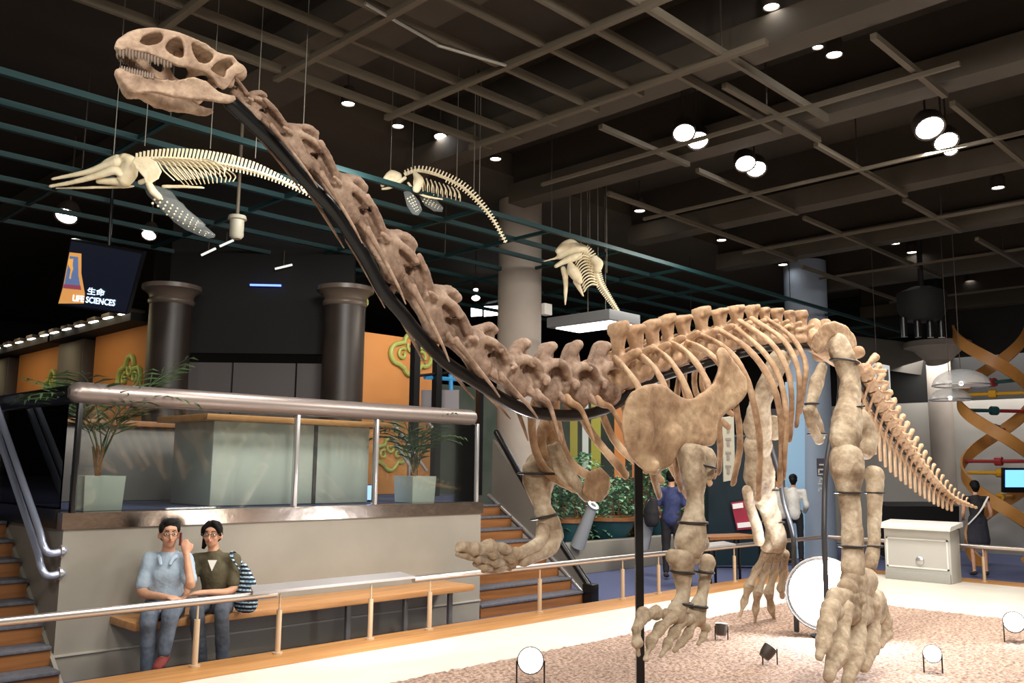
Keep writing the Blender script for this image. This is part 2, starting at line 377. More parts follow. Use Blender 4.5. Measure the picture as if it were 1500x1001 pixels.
# right stair side balustrade
b=bmesh.new(); slab(b,[[(7.5,.0),(9.35,1.22),(9.35,2.1),(7.62,.32)]],lambda y,z:V((9.07,y,z)),lambda y,z:V((9.13,y,z)))
o=obj('stair_side_panel',b,mat('stair_side',S(112,106,98),.6),st2)
b=bmesh.new(); csweep(b,[(9.1,7.58,.22),(9.1,8.4,1.1),(9.1,9.3,2.2)],.045,12,n=3); obj('dark_handrail',b,M['black_steel'],st2)
b=bmesh.new(); csweep(b,[(9.06,7.5,.03),(9.06,8.4,.68),(9.06,9.4,1.3)],.03,10,n=3); obj('lower_rail',b,M['chrome'],st2)
b=bmesh.new(); box(b,(9.0,7.44,0),(9.14,7.6,.24),.01); obj('newel_block',b,M['black_steel'],st2)
# handrails on the left stairs
RB=mat('bluish_bright_rail',S(170,178,200),.3,.55)
hr=thing('wall_handrail','pair of shiny steel handrails bolted to the wall above the left stairs','handrail',(2.5,8,1))
for zo,yo in ((0,0),(-.17,0)):
    a=PX(2.5,62,790)+V((0,0,zo)); c=PX(2.5,0,610)+V((0,0,zo)); d=(c-a)
    b=bmesh.new(); csweep(b,[V((2.66,a.y-.02,a.z-.10)),V((2.54,a.y-.06,a.z-.105)),V((2.5,a.y-.02,a.z-.04)),a+d*.08,a+d*.5,c,a+d*1.8],.028,14,n=4)
    obj('rail_tube',b,RB,hr)
    b=bmesh.new(); lathe(b,(2.65,a.y-.02,a.z-.10),[(0,0),(.05,0),(.05,-.02),(0,-.02)],16,V((1,0,0))); obj('wall_flange',b,M['chrome'],hr)
# bench ----------------------------------------------------------------
bz=.47; bn=thing('bench','long oak wall bench in front of the grey mezzanine wall','bench',(4.7,7.35,0))
b=bmesh.new(); box(b,(3.06,7.1,bz-.06),(6.65,7.595,bz),.006); obj('seat',b,M['bench'],bn)
for x in (3.35,5.2,5.9,6.5):
    b=bmesh.new(); box(b,(x-.025,7.3,0),(x+.025,7.34,bz-.061),.004); obj('leg',b,M['post_grey'],bn)
# ================================================================ things on the mezzanine
cs=thing('display_counter','pale panelled display counter with a wooden top behind the glass balustrade','counter',(5.3,8.6,MZ))
q=[PZ(MZ,300,742),PZ(MZ,528,738)]
b=bmesh.new(); box(b,(4.15,8.15,MZ),(6.0,9.0,2.12),.01); obj('body',b,M['panel'],cs)
b=bmesh.new(); box(b,(4.0,8.0,2.12),(6.2,9.1,2.18),.008); obj('wooden_top',b,M['oak'],cs)
b=bmesh.new(); box(b,(5.28,8.135,MZ),(5.32,8.15,2.12)); obj('seam_strip',b,M['grey_steel'],cs)
ct=thing('display_counter','dark grey low counter with a brown top behind the left planter','counter',(3.9,10,MZ))
b=bmesh.new(); box(b,(3.3,9.8,MZ),(5.3,10.6,2.1),.01); obj('body',b,mat('grey_counter',S(112,108,104),.5),ct)
b=bmesh.new(); box(b,(3.2,9.7,2.1),(5.4,10.7,2.16),.008); obj('wooden_top',b,M['riser'],ct)
def frond(bm,base,az,L,droop,w=.028,n=9):
    d=V((math.cos(az),math.sin(az),0)); pts=[]
    for i in range(n+1):
        t=i/n; pts.append(base+d*(L*t*(.45+.3*t))+V((0,0,L*(1.45*t-droop*1.25*t*t))))
    sweep(bm,pts,[(.006*(1-.7*i/n)+.001)]*1+[.005*(1-.8*i/n)+.001 for i in range(1,n+1)],5)
    for i in range(2,n+1):
        c=pts[i]; t=(pts[i]-pts[i-1]).normalized(); s=t.cross(V((0,0,1))).normalized(); ll=L*.42*math.sin(math.pi*(i/(n+1))**.8)+.04
        for sg in (-1,1):
            tip=c+s*sg*ll*.75+t*ll*.6+V((0,0,-ll*.25)); side=t*w*.5
            m=(c+tip)/2+V((0,0,.02))
            vs=[bm.verts.new(p) for p in (c-side*.3,m-side,tip,m+side)]; bm.faces.new(vs)
def planter(x,y,s,h,lab,palm,rot=0,n=9,L=.75,seed=1,grp=None):
    random.seed(seed)
    t=thing('planter',lab,'planter',(x,y,MZ))
    b=bmesh.new(); prof=[(s*.92,0),(s,h),(s*.93,h),(s*.9,h-.05)]
    rings=[[b.verts.new((x+sx*r,y+sy*r,MZ+z)) for sx,sy in((-1,-1),(1,-1),(1,1),(-1,1))] for r,z in prof]
    b.faces.new(rings[0][::-1])
    for A,B in zip(rings,rings[1:]):
        for k in range(4): b.faces.new((A[k],A[(k+1)%4],B[(k+1)%4],B[k]))
    b.faces.new(rings[-1]); obj('pot',b,M['boxp'],t,angle=30)
    pl=thing('potted_palm',palm,'plant',(x,y,MZ+h-.04))
    b=bmesh.new()
    for k in range(5): sweep(b,[V((x,y,MZ+h-.05)),V((x+random.uniform(-.05,.05),y+random.uniform(-.05,.05),MZ+h+.25))],[.018,.009],6)
    obj('stem',b,M['riser'],pl)
    for k in range(n):
        b=bmesh.new(); frond(b,V((x+random.uniform(-.03,.03),y+random.uniform(-.03,.03),MZ+h+random.uniform(0,.2))),rot+k*2*math.pi/n+random.uniform(-.3,.3),L*random.uniform(.8,1.15),random.uniform(.35,.75))
        obj('frond',b,M['leaf'],pl,smooth=False)
p1=PZ(MZ,145,746); planter(3.03,7.98,.17,.29,'square pale green planter box behind the glass at the left corner','arching palm in the left planter, leaves hanging over the steel tube',0,12,.86,3)
planter(6.5,7.95,.17,.29,'square pale green planter box behind the glass at the right end','bushy palm in the right planter below the skeleton neck',.4,14,.66,5)
# orange walls with clouds + lamps
def cloud(P,u,v,s,lab,seed=0):
    t=thing('cloud_ornament',lab,'ornament',P)
    def loop(cx,cy,r,a0,a1,n=10): return [P+u*((cx+r*math.cos(math.radians(a0+(a1-a0)*i/n)))*s)+v*((cy+r*math.sin(math.radians(a0+(a1-a0)*i/n)))*s) for i in range(n+1)]
    pts=loop(0,.42,.3,-20,200)[:-1]+loop(-.5,.05,.32,100,290)[:-1]+loop(0,-.28,.3,200,340)[:-1]+loop(.5,.05,.32,-110,80)[:-1]
    nn=u.cross(v)
    b=bmesh.new(); sweep(b,pts,.075*s,8,nn,closed=True); obj('outline',b,M['cloud'],t)
    for cx,cy,a in ((-.35,.05,60),(.02,.3,150),(.38,.05,-30)):
        sp=[P+u*((cx+(.2-.014*i)*math.cos(math.radians(a+i*36)))*s)+v*((cy+(.2-.014*i)*math.sin(math.radians(a+i*36)))*s) for i in range(11)]
        b=bmesh.new(); sweep(b,sp,.05*s,6,nn); obj('curl',b,M['cloud'],t)
for k,(ya,yb) in enumerate(((12.9,15.0),(16.2,18.8),(20.2,23.5))):
    b=bmesh.new(); box(b,(5.5,ya,MZ),(5.7,yb,3.75)); struct('wall_orange_left',b,M['orange'])
    b=bmesh.new(); box(b,(5.3,yb,MZ),(5.72,yb+1.1,3.7),.02); struct('wall_pillar',b,M['pillar'])
    b=bmesh.new(); box(b,(5.15,ya-.1,3.74),(5.75,yb+1.2,3.86)); struct('trim_%d'%(3+k),b,M['dark'])
    for j in range(6):
        y=ya+.1+(yb+1.0-ya)*j/5.5
        l=thing('wall_lamp','%s small shaded wall lamp from the right over the %s orange wall panel'%(ORD[j],('near','middle','far')[k]),'lamp',(5.4,y,3.7),'row of small shaded lamps over the orange wall')
        b=bmesh.new(); box(b,(5.08,y-.16,3.86),(5.38,y+.16,3.92),.01); obj('shade',b,M['lampb'],l)
        b=bmesh.new(); box(b,(5.1,y-.14,3.845),(5.36,y+.14,3.859)); obj('glowing_tube',b,mat('tube_glow%d%d'%(k,j),(1,1,1),emit=(1,.95,.8),estr=4),l)
    cloud(V((5.48,ya+.62,2.95)),V((0,-1,0)),V((0,0,1)),.5,'yellow-green cloud ornament on the %s orange wall panel, left of the dark columns'%('near','middle','far')[k])
sbox('wall_orange_middle',(7.5,10.5,MZ),(9.0,10.6,3.62),M['orange'])
cloud(PY(10.47,603,523),V((1,0,0)),V((0,0,1)),.48,'yellow-green cloud ornament on the orange wall right of the dark columns')
cloud(PY(10.47,572,668)+V((0,0,0)),V((1,0,0)),V((0,0,1)),.36,'yellow-green cloud ornament low on the orange wall, seen through the balustrade glass')
# green pole with curl
t=thing('hooked_pole','thin yellow-green pole with a curled top beside the right dark column','pole',(7.5,10.3,MZ))
a=PY(10.3,529,480); b=bmesh.new(); sweep(b,[V((a.x,10.3,MZ)),a],.018,8); obj('shaft',b,M['cloud'],t)
b=bmesh.new(); csweep(b,[a]+[PY(10.3,*p) for p in ((528,470),(532,458),(528,448),(530,440),(537,438),(538,446),(533,450))],.016,8,n=4); obj('curl',b,M['cloud'],t)
# dark columns
for (x,y,lab) in ((5.42,12.1,'dark brown round column with a flared capital, left of the two on the mezzanine'),(7.13,10.36,'dark brown round column with a flared capital beside the orange wall')):
    t=thing('column',lab,'column',(x,y,MZ))
    b=bmesh.new(); lathe(b,(x,y,MZ),[(0,0),(.34,0),(.34,.12),(.29,.14),(.285,2.65),(0,2.65)],32); obj('shaft',b,M['pillar'],t)
    b=bmesh.new(); lathe(b,(x,y,MZ+2.6),[(.0,0),(.29,0),(.31,.03),(.31,.06),(.29,.09),(.31,.14),(.36,.19),(.4,.21),(.4,.27),(0,.27)],32); obj('capital',b,mat('capital_brown',S(88,76,66),.35),t)
# black opening with grey partitions
b=bmesh.new(); slab(b,[[(5.6,12.6),(7.5,10.7),(7.6,10.8),(5.7,12.7)]],lambda x,y:V((x,y,3.3)),lambda x,y:V((x,y,6.2))); struct('wall_soffit_opening',b,M['dark'])
pp=thing('partition','grey low partition panels between the two dark columns','partition',(6.6,12.1,MZ))
for i in range(3):
    a=V((5.75+i*.66,12.75-i*.66,MZ)); c=a+V((.64,-.64,0))
    b=bmesh.new(); slab(b,[[(0,0),(1,0),(1,1),(0,1)]],lambda t_,h,a=a,c=c:a.lerp(c,t_)+V((0,0,h*1.88)),lambda t_,h,a=a,c=c:a.lerp(c,t_)+V((.03,.03,h*1.88)))
    obj('panel',b,mat('partition_grey%d'%i,S(92,86,86),.6),pp)
sbox('wall_back_opening',(6.5,15.2,MZ),(11,15.3,6.2),M['dark'])
b=bmesh.new(); P_=[PD(13,366,416),PD(13,412,417),PD(13,412,420),PD(13,366,419)]; vs=[b.verts.new(p) for p in P_]; b.faces.new(vs)
f=bmesh.ops.solidify(b,geom=b.faces[:],thickness=.02); o=obj('blue_light_strip',b,mat('blue_glow',S(80,110,230),emit=S(110,140,255),estr=2.5)); tag(o,'thin blue light strip high above the dark opening','light')
# ---------------------------------------------------------------- hanging screen
c4=[PD(10.5,105,352),PD(10.42,208,371),PD(10.62,184,459),PD(10.7,86,446)]
nrm=(c4[1]-c4[0]).cross(c4[3]-c4[0]).normalized()
if nrm.dot(cf)<0: nrm=-nrm       # away from viewer
scr=thing('hanging_screen','tilted hanging display screen reading LIFE SCIENCES in front of the dark far corner','screen',(c4[0]+c4[2])/2)
def quv(u,v,off=0): return (c4[0].lerp(c4[1],u)).lerp(c4[3].lerp(c4[2],u),v)-nrm*off
b=bmesh.new(); slab(b,[[(-.015,-.02),(1.015,-.02),(1.015,1.02),(-.015,1.02)]],lambda u,v:quv(u,v,0),lambda u,v:quv(u,v,-.08)); obj('housing',b,M['black_steel'],scr)
b=bmesh.new(); slab(b,[[(0.0,0.01),(1,0.01),(1,.99),(0,.99)]],lambda u,v:quv(u,v,.004),lambda u,v:quv(u,v,.001)); obj('display',b,mat('screen_navy',S(12,14,24),.3,emit=S(26,30,44),estr=.5),scr)
def q2(px,py):  # zoom px -> uv
    # inverse bilinear by iteration
    u=v=.5
    T=[V(((390,80))),V((772,150)),V((690,480)),V((318,430))]
    for _ in range(30):
        p=(T[0].lerp(T[1],u)).lerp(T[3].lerp(T[2],u),v); ex=px-p.x; ey=py-p.y
        du=(T[1]-T[0]).lerp(T[2]-T[3],v); dv=(T[3].lerp(T[2],u)-T[0].lerp(T[1],u)); det=du.x*dv.y-du.y*dv.x
        u+=(ex*dv.y-ey*dv.x)/det; v+=(du.x*ey-du.y*ex)/det
    return u,v
def qpoly(name,pts,m,off):
    uv=[q2(*p) for p in pts]; b=bmesh.new(); slab(b,[uv],lambda u,v:quv(u,v,off),lambda u,v:quv(u,v,off-.002)); return obj(name,b,m,scr)
qpoly('flag_graphic',[(380,145),(445,152),(445,260),(465,370),(460,425),(318,425),(345,330)],mat('flag_orange',S(196,140,80),emit=S(214,150,80),estr=.8),.007)
qpoly('flag_graphic',[(383,165),(428,170),(430,270),(440,325),(352,318)],mat('flag_blue',S(90,110,150),emit=S(96,116,160),estr=.7),.010)
qpoly('flag_graphic',[(350,318),(441,325),(446,350),(345,340)],mat('flag_plum',S(130,60,80),emit=S(150,70,90),estr=.7),.010)
qpoly('flag_graphic',[(376,180),(402,180),(398,215),(402,232),(392,262),(388,290),(380,286),(388,240),(372,205)],mat('flag_mark',S(220,160,80),emit=S(225,165,80),estr=.8),.013)
def text_mesh(txt,bold=0):
    cu_=bpy.data.curves.new('t','FONT'); cu_.body=txt; cu_.size=1; cu_.offset=bold; cu_.resolution_u=3
    o=bpy.data.objects.new('t',cu_); C.objects.link(o); dg=bpy.context.evaluated_depsgraph_get(); me=bpy.data.meshes.new_from_object(o.evaluated_get(dg))
    bpy.data.objects.remove(o); bpy.data.curves.remove(cu_); return me
def put_text(name,txt,quad,m,off,parent,surf,bold=0.01):
    me=text_mesh(txt,bold); xs=[v.co.x for v in me.vertices]; ys=[v.co.y for v in me.vertices]; x0,x1,y0,y1=min(xs),max(xs),min(ys),max(ys)
    b=bmesh.new(); b.from_mesh(me); bpy.data.meshes.remove(me)
    A,B,D_,E_=[V(p) for p in quad]  # TL TR BR BL
    for v in b.verts:
        s=(v.co.x-x0)/(x1-x0); t_=1-(v.co.y-y0)/(y1-y0); p=(A.lerp(B,s)).lerp(E_.lerp(D_,s),t_); v.co=surf(p.x,p.y,off)
    return obj(name,b,m,parent,smooth=False)
def ssurf(px,py,off): u,v=q2(px,py); return quv(u,v,off)
tg=mat('screen_text',S(200,225,255),emit=S(190,220,255),estr=2.5)
put_text('lettering','生命',[(484,334),(580,345),(576,386),(480,374)],tg,.016,scr,ssurf,.012)
put_text('lettering','LIFE SCIENCES',[(403,376),(638,405),(633,440),(399,410)],tg,.016,scr,ssurf,.02)
hc=quv(.5,0); b=bmesh.new(); sweep(b,[hc+nrm*.05,V((hc.x,hc.y,6.3))],.02,8); obj('suspension_rod',b,M['black_steel'],scr)
# ================================================================ CEILING STRUCTURE
def sb(name,lo,hi,m): return sbox(name,lo,hi,m)
sb('ceiling_soffit',(4.6,8.95,5.95),(30,29,6.29),mat('soffit_brown',S(66,56,44),.85))
ti=6
for x,w,z0 in ((1.6,.5,5.5),(4.7,.7,5.75),(7.15,.32,5.5),(9.05,.32,5.5),(11.9,.34,5.45),(14.6,.3,5.45),(17.6,.3,5.4),(21,.4,5.3)):
    b=bmesh.new(); box(b,(x-w/2,-4,z0),(x+w/2,8.9,z0+.28)); struct('trim_%d'%ti,b,M['beam']); ti+=1
    b=bmesh.new(); box(b,(x-w/2+.1,-4,z0+.28),(x+w/2-.1,8.9,6.3)); struct('trim_%d'%ti,b,M['ceil']); ti+=1
cg=thing('ceiling_grid','beige suspended batten grid under the dark ceiling at the upper left','ceiling grid',(5,5,5.5))
for y in (4.05,4.58,5.1,5.67,6.25,6.8,7.28):
    b=bmesh.new(); box(b,(2.0,y-.022,5.4),(6.98 if y>4.8 else 8.85,y+.022,5.48)); obj('batten',b,M['grid'],cg)
for x in (3.0,4.2,5.53,6.75):
    b=bmesh.new(); box(b,(x-.03,3.6,5.36),(x+.03,7.4,5.42)); obj('batten',b,M['grid'],cg)
for x,y in ((3,4.05),(6.75,4.05),(3,7.28),(6.75,7.28)):
    b=bmesh.new(); sweep(b,[(x,y,5.4),(x,y,6.3)],.01,6); obj('hanger_rod',b,M['lampb'],cg)
cg=thing('ceiling_grid','thin grey pipe grid between the cross beams at the upper right','ceiling grid',(11,4,5.4))
for a,c,y,z in ((7.3,9.3,4.36,5.4),(9.3,11.9,4.4,5.36),(12.1,14.3,4.5,5.36),(7.3,9.0,2.9,5.4),(9.2,11.8,2.9,5.38),(12,14.5,2.9,5.36),(7.3,9.0,5.9,5.4),(9.2,11.8,5.9,5.38),(12,17.5,5.9,5.36),(9.2,14.5,7.3,5.38),(14.7,20.8,4.4,5.3),(14.7,20.8,7.3,5.3)):
    b=bmesh.new(); sweep(b,[(a,y,z),(c,y,z)],.028,8,V((0,0,1)),square=True); obj('pipe',b,M['grid'],cg)
for x in (8.2,10.4,13.2,16.0,19.3):
    b=bmesh.new(); sweep(b,[(x,2.5,5.33),(x,7.6,5.33)],.02,8,V((0,0,1)),square=True); obj('pipe',b,M['grid'],cg)
    b=bmesh.new(); sweep(b,[(x,4.4,5.34),(x,4.4,6.3)],.01,6); obj('hanger_rod',b,M['lampb'],cg)
tt=thing('teal_truss','teal painted steel bar grid hanging over the mezzanine','truss',(8,9,4.8))
def tbar(p,q,r=.028,m='teal'):
    b=bmesh.new(); sweep(b,[V(p),V(q)],r,4,V((0,0,1)),square=True); obj('bar',b,M[m],tt)
for y in (7.7,8.38,9.0,9.83,10.7,11.6,12.6): tbar((0.2 if y>7.8 else .2,y,4.8),(22 if y<10 else 18,y,4.8))
for x in (1.0,3.33,5.3,7.2,8.5,10,11.6,13.2,15,17,19,21):
    tbar((x,7.7,4.8),(x,12.6 if x<18 else 9.9,4.8),.022)
for x in (3.33,8.5,15):
    for y in (7.7,9.83): b=bmesh.new(); sweep(b,[(x,y,4.8),(x,y,6.3 if y<8.9 else 5.95)],.008,6); obj('hanger_rod',b,M['lampb'],tt)
# vents
for i,(px,py,r,lab) in enumerate(((1423,48,.42,'large round ceiling air diffuser at the upper right'),(855,228,.42,'round ceiling air diffuser above the smallest hanging skeleton'),(1120,336,.42,'round ceiling air diffuser in the middle distance on the right'),(1285,407,.42,'farthest round ceiling air diffuser, above the skeleton hips'))):
    p=PZ(6.2,px,py); t=thing('air_diffuser',lab,'vent',(p.x,p.y,6.28))
    b=bmesh.new(); lathe(b,(p.x,p.y,6.3),[(r,0),(r,-.04),(r*.88,-.05),(r*.86,-.02),(r*.7,-.06),(r*.68,-.03),(r*.5,-.09),(r*.48,-.05),(r*.25,-.1),(0,-.1)],32); obj('rings',b,mat('diffuser%d'%i,S(104,84,66),.7),t)
# lamps
def spot(px,py,zl,r,lab,st='emit',grp='ceiling downlights',tilt=(0,0)):
    p=PZ(zl,px,py); t=thing('ceiling_spotlight',lab,'ceiling light',p,grp)
    ax=V((tilt[0],tilt[1],1)).normalized()
    b=bmesh.new(); lathe(b,p,[(r*.98,-.005),(r*1.12,-.01),(r*1.15,.12),(r*.8,.2),(0,.2)],18,ax); obj('housing',b,M['lampb'],t)
    b=bmesh.new(); lathe(b,p+ax*.01,[(0,-.01),(r*.97,-.0),(r*.97,.01),(0,.012)],18,ax); obj('lens',b,M[st],t)
    top=5.95 if (p.y>8.95) else 6.3
    if p.z+.2<top: b=bmesh.new(); sweep(b,[p+ax*.19,V((p.x+ax.x*.19,p.y+ax.y*.19,top))],.012,6); obj('stem',b,M['lampb'],t)
    return p
row=[(388,108,.085),(510,152,.075),(583,185,.07),(645,200,.075),(726,233,.075),(829,269,.08),(937,309,.085),(975,322,.08),(1057,352,.085),(1147,388,.09)]
for i,(x,y,r) in enumerate(row): spot(x,y,5.8,r,'%s downlight from the left in the long row over the mezzanine edge'%ORD[i],'emitS' if i in(0,3) else 'emit',tilt=(.1,.15) if i in (0,3) else (0,0))
row=[(1203,301,.08),(1312,357,.075),(1336,370,.09),(1422,412,.11)]
for i,(x,y,r) in enumerate(row): spot(x,y,5.9,r,'%s downlight from the left in the sloping row over the skeleton hips'%ORD[i])
row=[(1130,10,.07),(1222,80,.075),(1290,135,.075),(1425,250,.09),(1462,275,.085)]
for i,(x,y,r) in enumerate(row): spot(x,y,5.8,r,'%s downlight from the top in the upper right row nearest the viewer'%ORD[i],'emitS' if i==1 else 'emit')
spot(1198,69,5.75,.05,'small dim spotlight beside the bright one near the top right')
for nm,L in (('left pair of glaring floodlights over the skeleton back',[(1002,195,.12),(1022,206,.12)]),('middle pair of glaring floodlights right of the skeleton neck',[(1092,240,.12),(1108,248,.12)]),('right cluster of glaring floodlights under the ceiling',[(1362,188,.15),(1386,208,.13),(1393,220,.08)])):
    for i,(x,y,r) in enumerate(L): spot(x,y,5.5,r,('left','right','lowest')[i]+' lamp of the '+nm,'emitS','glaring ceiling floodlights',tilt=(.5,.45))
for i,(x,y,r,n_) in enumerate(((97,317,.13,'bright spotlight left of the hanging screen below the dolphin skull'),(218,345,.09,'spotlight above the hanging screen edge'),(697,425,.05,'small upper spotlight right of the neck'),(697,437,.08,'small lower spotlight right of the neck'),(1205,407,.07,'small spotlight low over the skeleton hips'))):
    d=(11.5,12,17,17,19)[i]; p=PD(d,x,y); spot(x,y,p.z,r,n_,'emitS' if i==0 else 'emit',tilt=(.4,.5))
# big light box
t=thing('light_box','large flat rectangular light box hanging above the neck','ceiling light',(9.8,8.05,3.7))
b=bmesh.new(); box(b,(9.46,7.5,3.715),(10.16,8.66,3.86),.01); obj('housing',b,mat('lightbox_grey',S(120,122,124),.5),t)
b=bmesh.new(); box(b,(9.55,7.56,3.70),(10.07,8.56,3.716)); obj('glowing_panel',b,M['emitW'],t)
for x in (9.6,10.0): b=bmesh.new(); sweep(b,[(x,8,3.86),(x,8,6.3)],.008,6); obj('suspension_rod',b,M['lampb'],t)
for i,(p,q,dd,lab) in enumerate((((295,374),(316,364),12,'short white light strip below the first dolphin, left piece'),((322,361),(342,352),12,'short white light strip below the first dolphin, right piece'),((403,394),(428,388),13,'short white light strip left of the neck'))):
    A=PD(dd,*p); B=PD(dd,*q); t=thing('light_strip',lab,'light',A)
    b=bmesh.new(); sweep(b,[A,B],.016,8); obj('glowing_tube',b,mat('strip%d'%i,S(190,190,184),.4,emit=(1,1,.95),estr=.8),t)
    b=bmesh.new(); m_=(A+B)/2; sweep(b,[m_,V((m_.x,m_.y,4.8))],.006,6); obj('hanger_rod',b,M['lampb'],t)
for p,q in (((535,5),(640,65)),((640,66),(742,96))):
    b=bmesh.new(); sweep(b,[PZ(5.38,*p),PZ(5.38,*q)],.016,8); obj('shiny_tube',b,mat('shiny_tube',S(150,146,136),.35,.6),bpy.data.objects['ceiling_grid'])
# ceiling projector with pole
P_=PD(9.5,347,330); t=thing('ceiling_projector','pale ceiling device hanging on a pole behind the first dolphin tail','projector',P_)
b=bmesh.new(); lathe(b,P_,[(0,.1),(.09,.1),(.1,.06),(.075,.05),(.075,-.12),(.05,-.15),(0,-.15)],18); obj('body',b,mat('device_beige',S(150,146,130),.5),t)
b=bmesh.new(); sweep(b,[P_+V((0,0,.1)),V((P_.x,P_.y,6.3))],.018,8); obj('pole',b,M['grid'],t)
# ================================================================ THE LONG-NECKED SKELETON
dino=thing('sauropod_skeleton','huge mounted long-necked dinosaur skeleton rearing over the gravel mat, head at the upper left','skeleton',(7.2,SY,PT))
def W(x,y,dy=0): return PY(SY+dy,x,y)
def depth(p): return (p-V((0,0,CH))).dot(cf)
def rad(p,w): return w*depth(p)/F
YH=V((0,1,0))
SEED=[0]
def knob(s):
    o=[s[0]]
    for a,c in zip(s,s[1:]):
        if abs(a[0]-c[0])+abs(a[1]-c[1])>12: o.append(((a[0]+c[0])/2,(a[1]+c[1])/2,(a[2]+c[2])/2*(.66 if a[2]<12 else .86),(a[3]+c[3])/2))
        o.append(c)
    return o
def bone(name,segs,m,parent=dino,vox=None,amp=.006,it=3,nsc=9,flat=.85,polys=(),balls=(),shape=None,label=None,round_n=4):
    """segs: lists of (px,py,halfwidth_px,dy); fused into one bone"""
    b=bmesh.new(); mn=9
    if name in('hand_bone','foot_bone'): segs=[knob(s) for s in segs]
    for s in segs:
        pts=[W(a[0],a[1],a[3]) for a in s]; rr=[(rad(p,a[2])*flat,rad(p,a[2])) for p,a in zip(pts,s)]; mn=min(mn,min(r[1] for r in rr))
        csweep(b,pts,rr,12,YH,round_n)
    for (c,r) in balls: ell(b,c,r,seg=14); mn=min(mn,min(r) if isinstance(r,(tuple,list)) else r)
    for (loops,dy,th) in polys:
        slab(b,loops,lambda x,y:W(x,y,dy-th/2),lambda x,y:W(x,y,dy+th/2)); mn=min(mn,th)
    SEED[0]+=1
    b=remesh(b,vox or max(.006,min(.02,mn/3.2)),it,amp,nsc,SEED[0],shape)
    return obj(name,b,m,parent,angle=180,label=label)
# ---- skull
def hw(px):   # half width of the skull at a given photo column
    t=(px-175)/170
    return .02+.105*(1-(1-min(max(t,0),1))**2.2)
def skull_side(loops,sg,inset=.0,th=.02):
    b=bmesh.new()
    def f(x,y,k):
        p=W(x,y,-hw(x)); w=hw(x)-inset-k
        return V((p.x,SY+sg*w,p.z)) 
    slab(b,loops,lambda x,y:f(x,y,0),lambda x,y:f(x,y,th)); return b
def dens(L,n=3):
    out=[]
    for i in range(len(L)):
        a=L[i];c=L[(i+1)%len(L)]
        for k in range(n): out.append((a[0]+(c[0]-a[0])*k/n,a[1]+(c[1]-a[1])*k/n))
    return out
def zz(L,s=5,x0=150,y0=20): return [(x/s+x0,y/s+y0) for x,y in L]
dorsal=zz([(125,240),(145,200),(180,175),(225,140),(280,120),(340,110),(400,107),(450,110),(500,120),(570,138),(640,165),(710,195),(780,230),(860,285),(910,300),(960,305),(1000,355),(1050,385)])
vent=zz([(1055,410),(1035,430),(975,450),(950,500),(935,525),(900,555),(860,530),(820,470),(760,425),(640,392),(560,380),(480,345),(400,312),(320,280),(200,258),(130,268)])
outl=dorsal+vent
naris=zz([(278,203),(300,168),(342,145),(388,133),(430,137),(456,154),(450,184),(425,206),(392,220),(340,226),(298,220)])
anto=zz([(466,246),(478,214),(505,186),(545,167),(582,180),(598,208),(608,252),(605,305),(584,324),(525,298),(478,270)])
orb=zz([(655,215),(690,195),(760,212),(810,260),(830,300),(795,350),(750,366),(705,345),(672,290)])
infr=zz([(795,405),(850,350),(900,325),(960,320),(990,350),(950,380),(915,410),(900,465),(865,450),(820,425)])
def bmjoin(a,b2):
    me=bpy.data.meshes.new('t'); b2.to_mesh(me); a.from_mesh(me); bpy.data.meshes.remove(me); b2.free()
b=bmesh.new()
for sg in (-1,1): bmjoin(b,skull_side([dens(outl,2),naris[::-1],anto[::-1],orb[::-1],infr[::-1]],sg,0,.022))
# skull roof: strips joining the two sides over the top, leaving the nares open
for i in range(len(dorsal)-1):
    x0_,y0_=dorsal[i]; x1_,y1_=dorsal[i+1]
    for k in range(2):
        t=k/2; px=x0_+(x1_-x0_)*t; py=y0_+(y1_-y0_)*t+2; p=W(px,py,-hw(px)); w=hw(px)-.012
        sweep(b,[V((p.x,SY-w,p.z)),V((p.x,SY-w*.5,p.z+.008)),V((p.x,SY,p.z+.011)),V((p.x,SY+w*.5,p.z+.008)),V((p.x,SY+w,p.z))],.013,8,V((0,0,1)))
# palate and braincase
for px,py in ((182,66),(188,67),(195,69),(203,71),(211,73)):
    p=W(px,py,-hw(px)); w=hw(px)-.01; sweep(b,[V((p.x,SY-w,p.z)),V((p.x,SY+w,p.z))],.013,8,V((0,0,1)))
ell(b,W(318,96,0),(.07,.06,.05)); ell(b,W(346,106,0),(.045,.05,.04)); ell(b,W(337,118,-.07),(.02,.02,.035))
sweep(b,[W(330,100,0),W(290,88,0),W(255,78,0)],[.03,.02,.015],8)
b=remesh(b,.0055,4,.0016,16,3); skull=obj('skull',b,M['skull'],dino,angle=180)
# teeth
tb=bmesh.new()
for sg in (-1,1):
    n=17
    for i in range(n):
        t=i/(n-1); x=178+(252-178)*t; y=73+ (93-73)*t**1.25; p=W(x,y,-hw(x)); w=hw(x)-.012; L_=(.019+.006*math.sin(i*2.3))*(1-.3*t)
        c=V((p.x,SY+sg*w,p.z)); sweep(tb,[c+V((0,0,.012)),c-V((0,0,L_*.6)),c-V((-.002,0,L_*1.3))],[(.0062,.006),(.0066,.006),(.002,.002)],6)
obj('upper_teeth',tb,M['tooth'],skull)
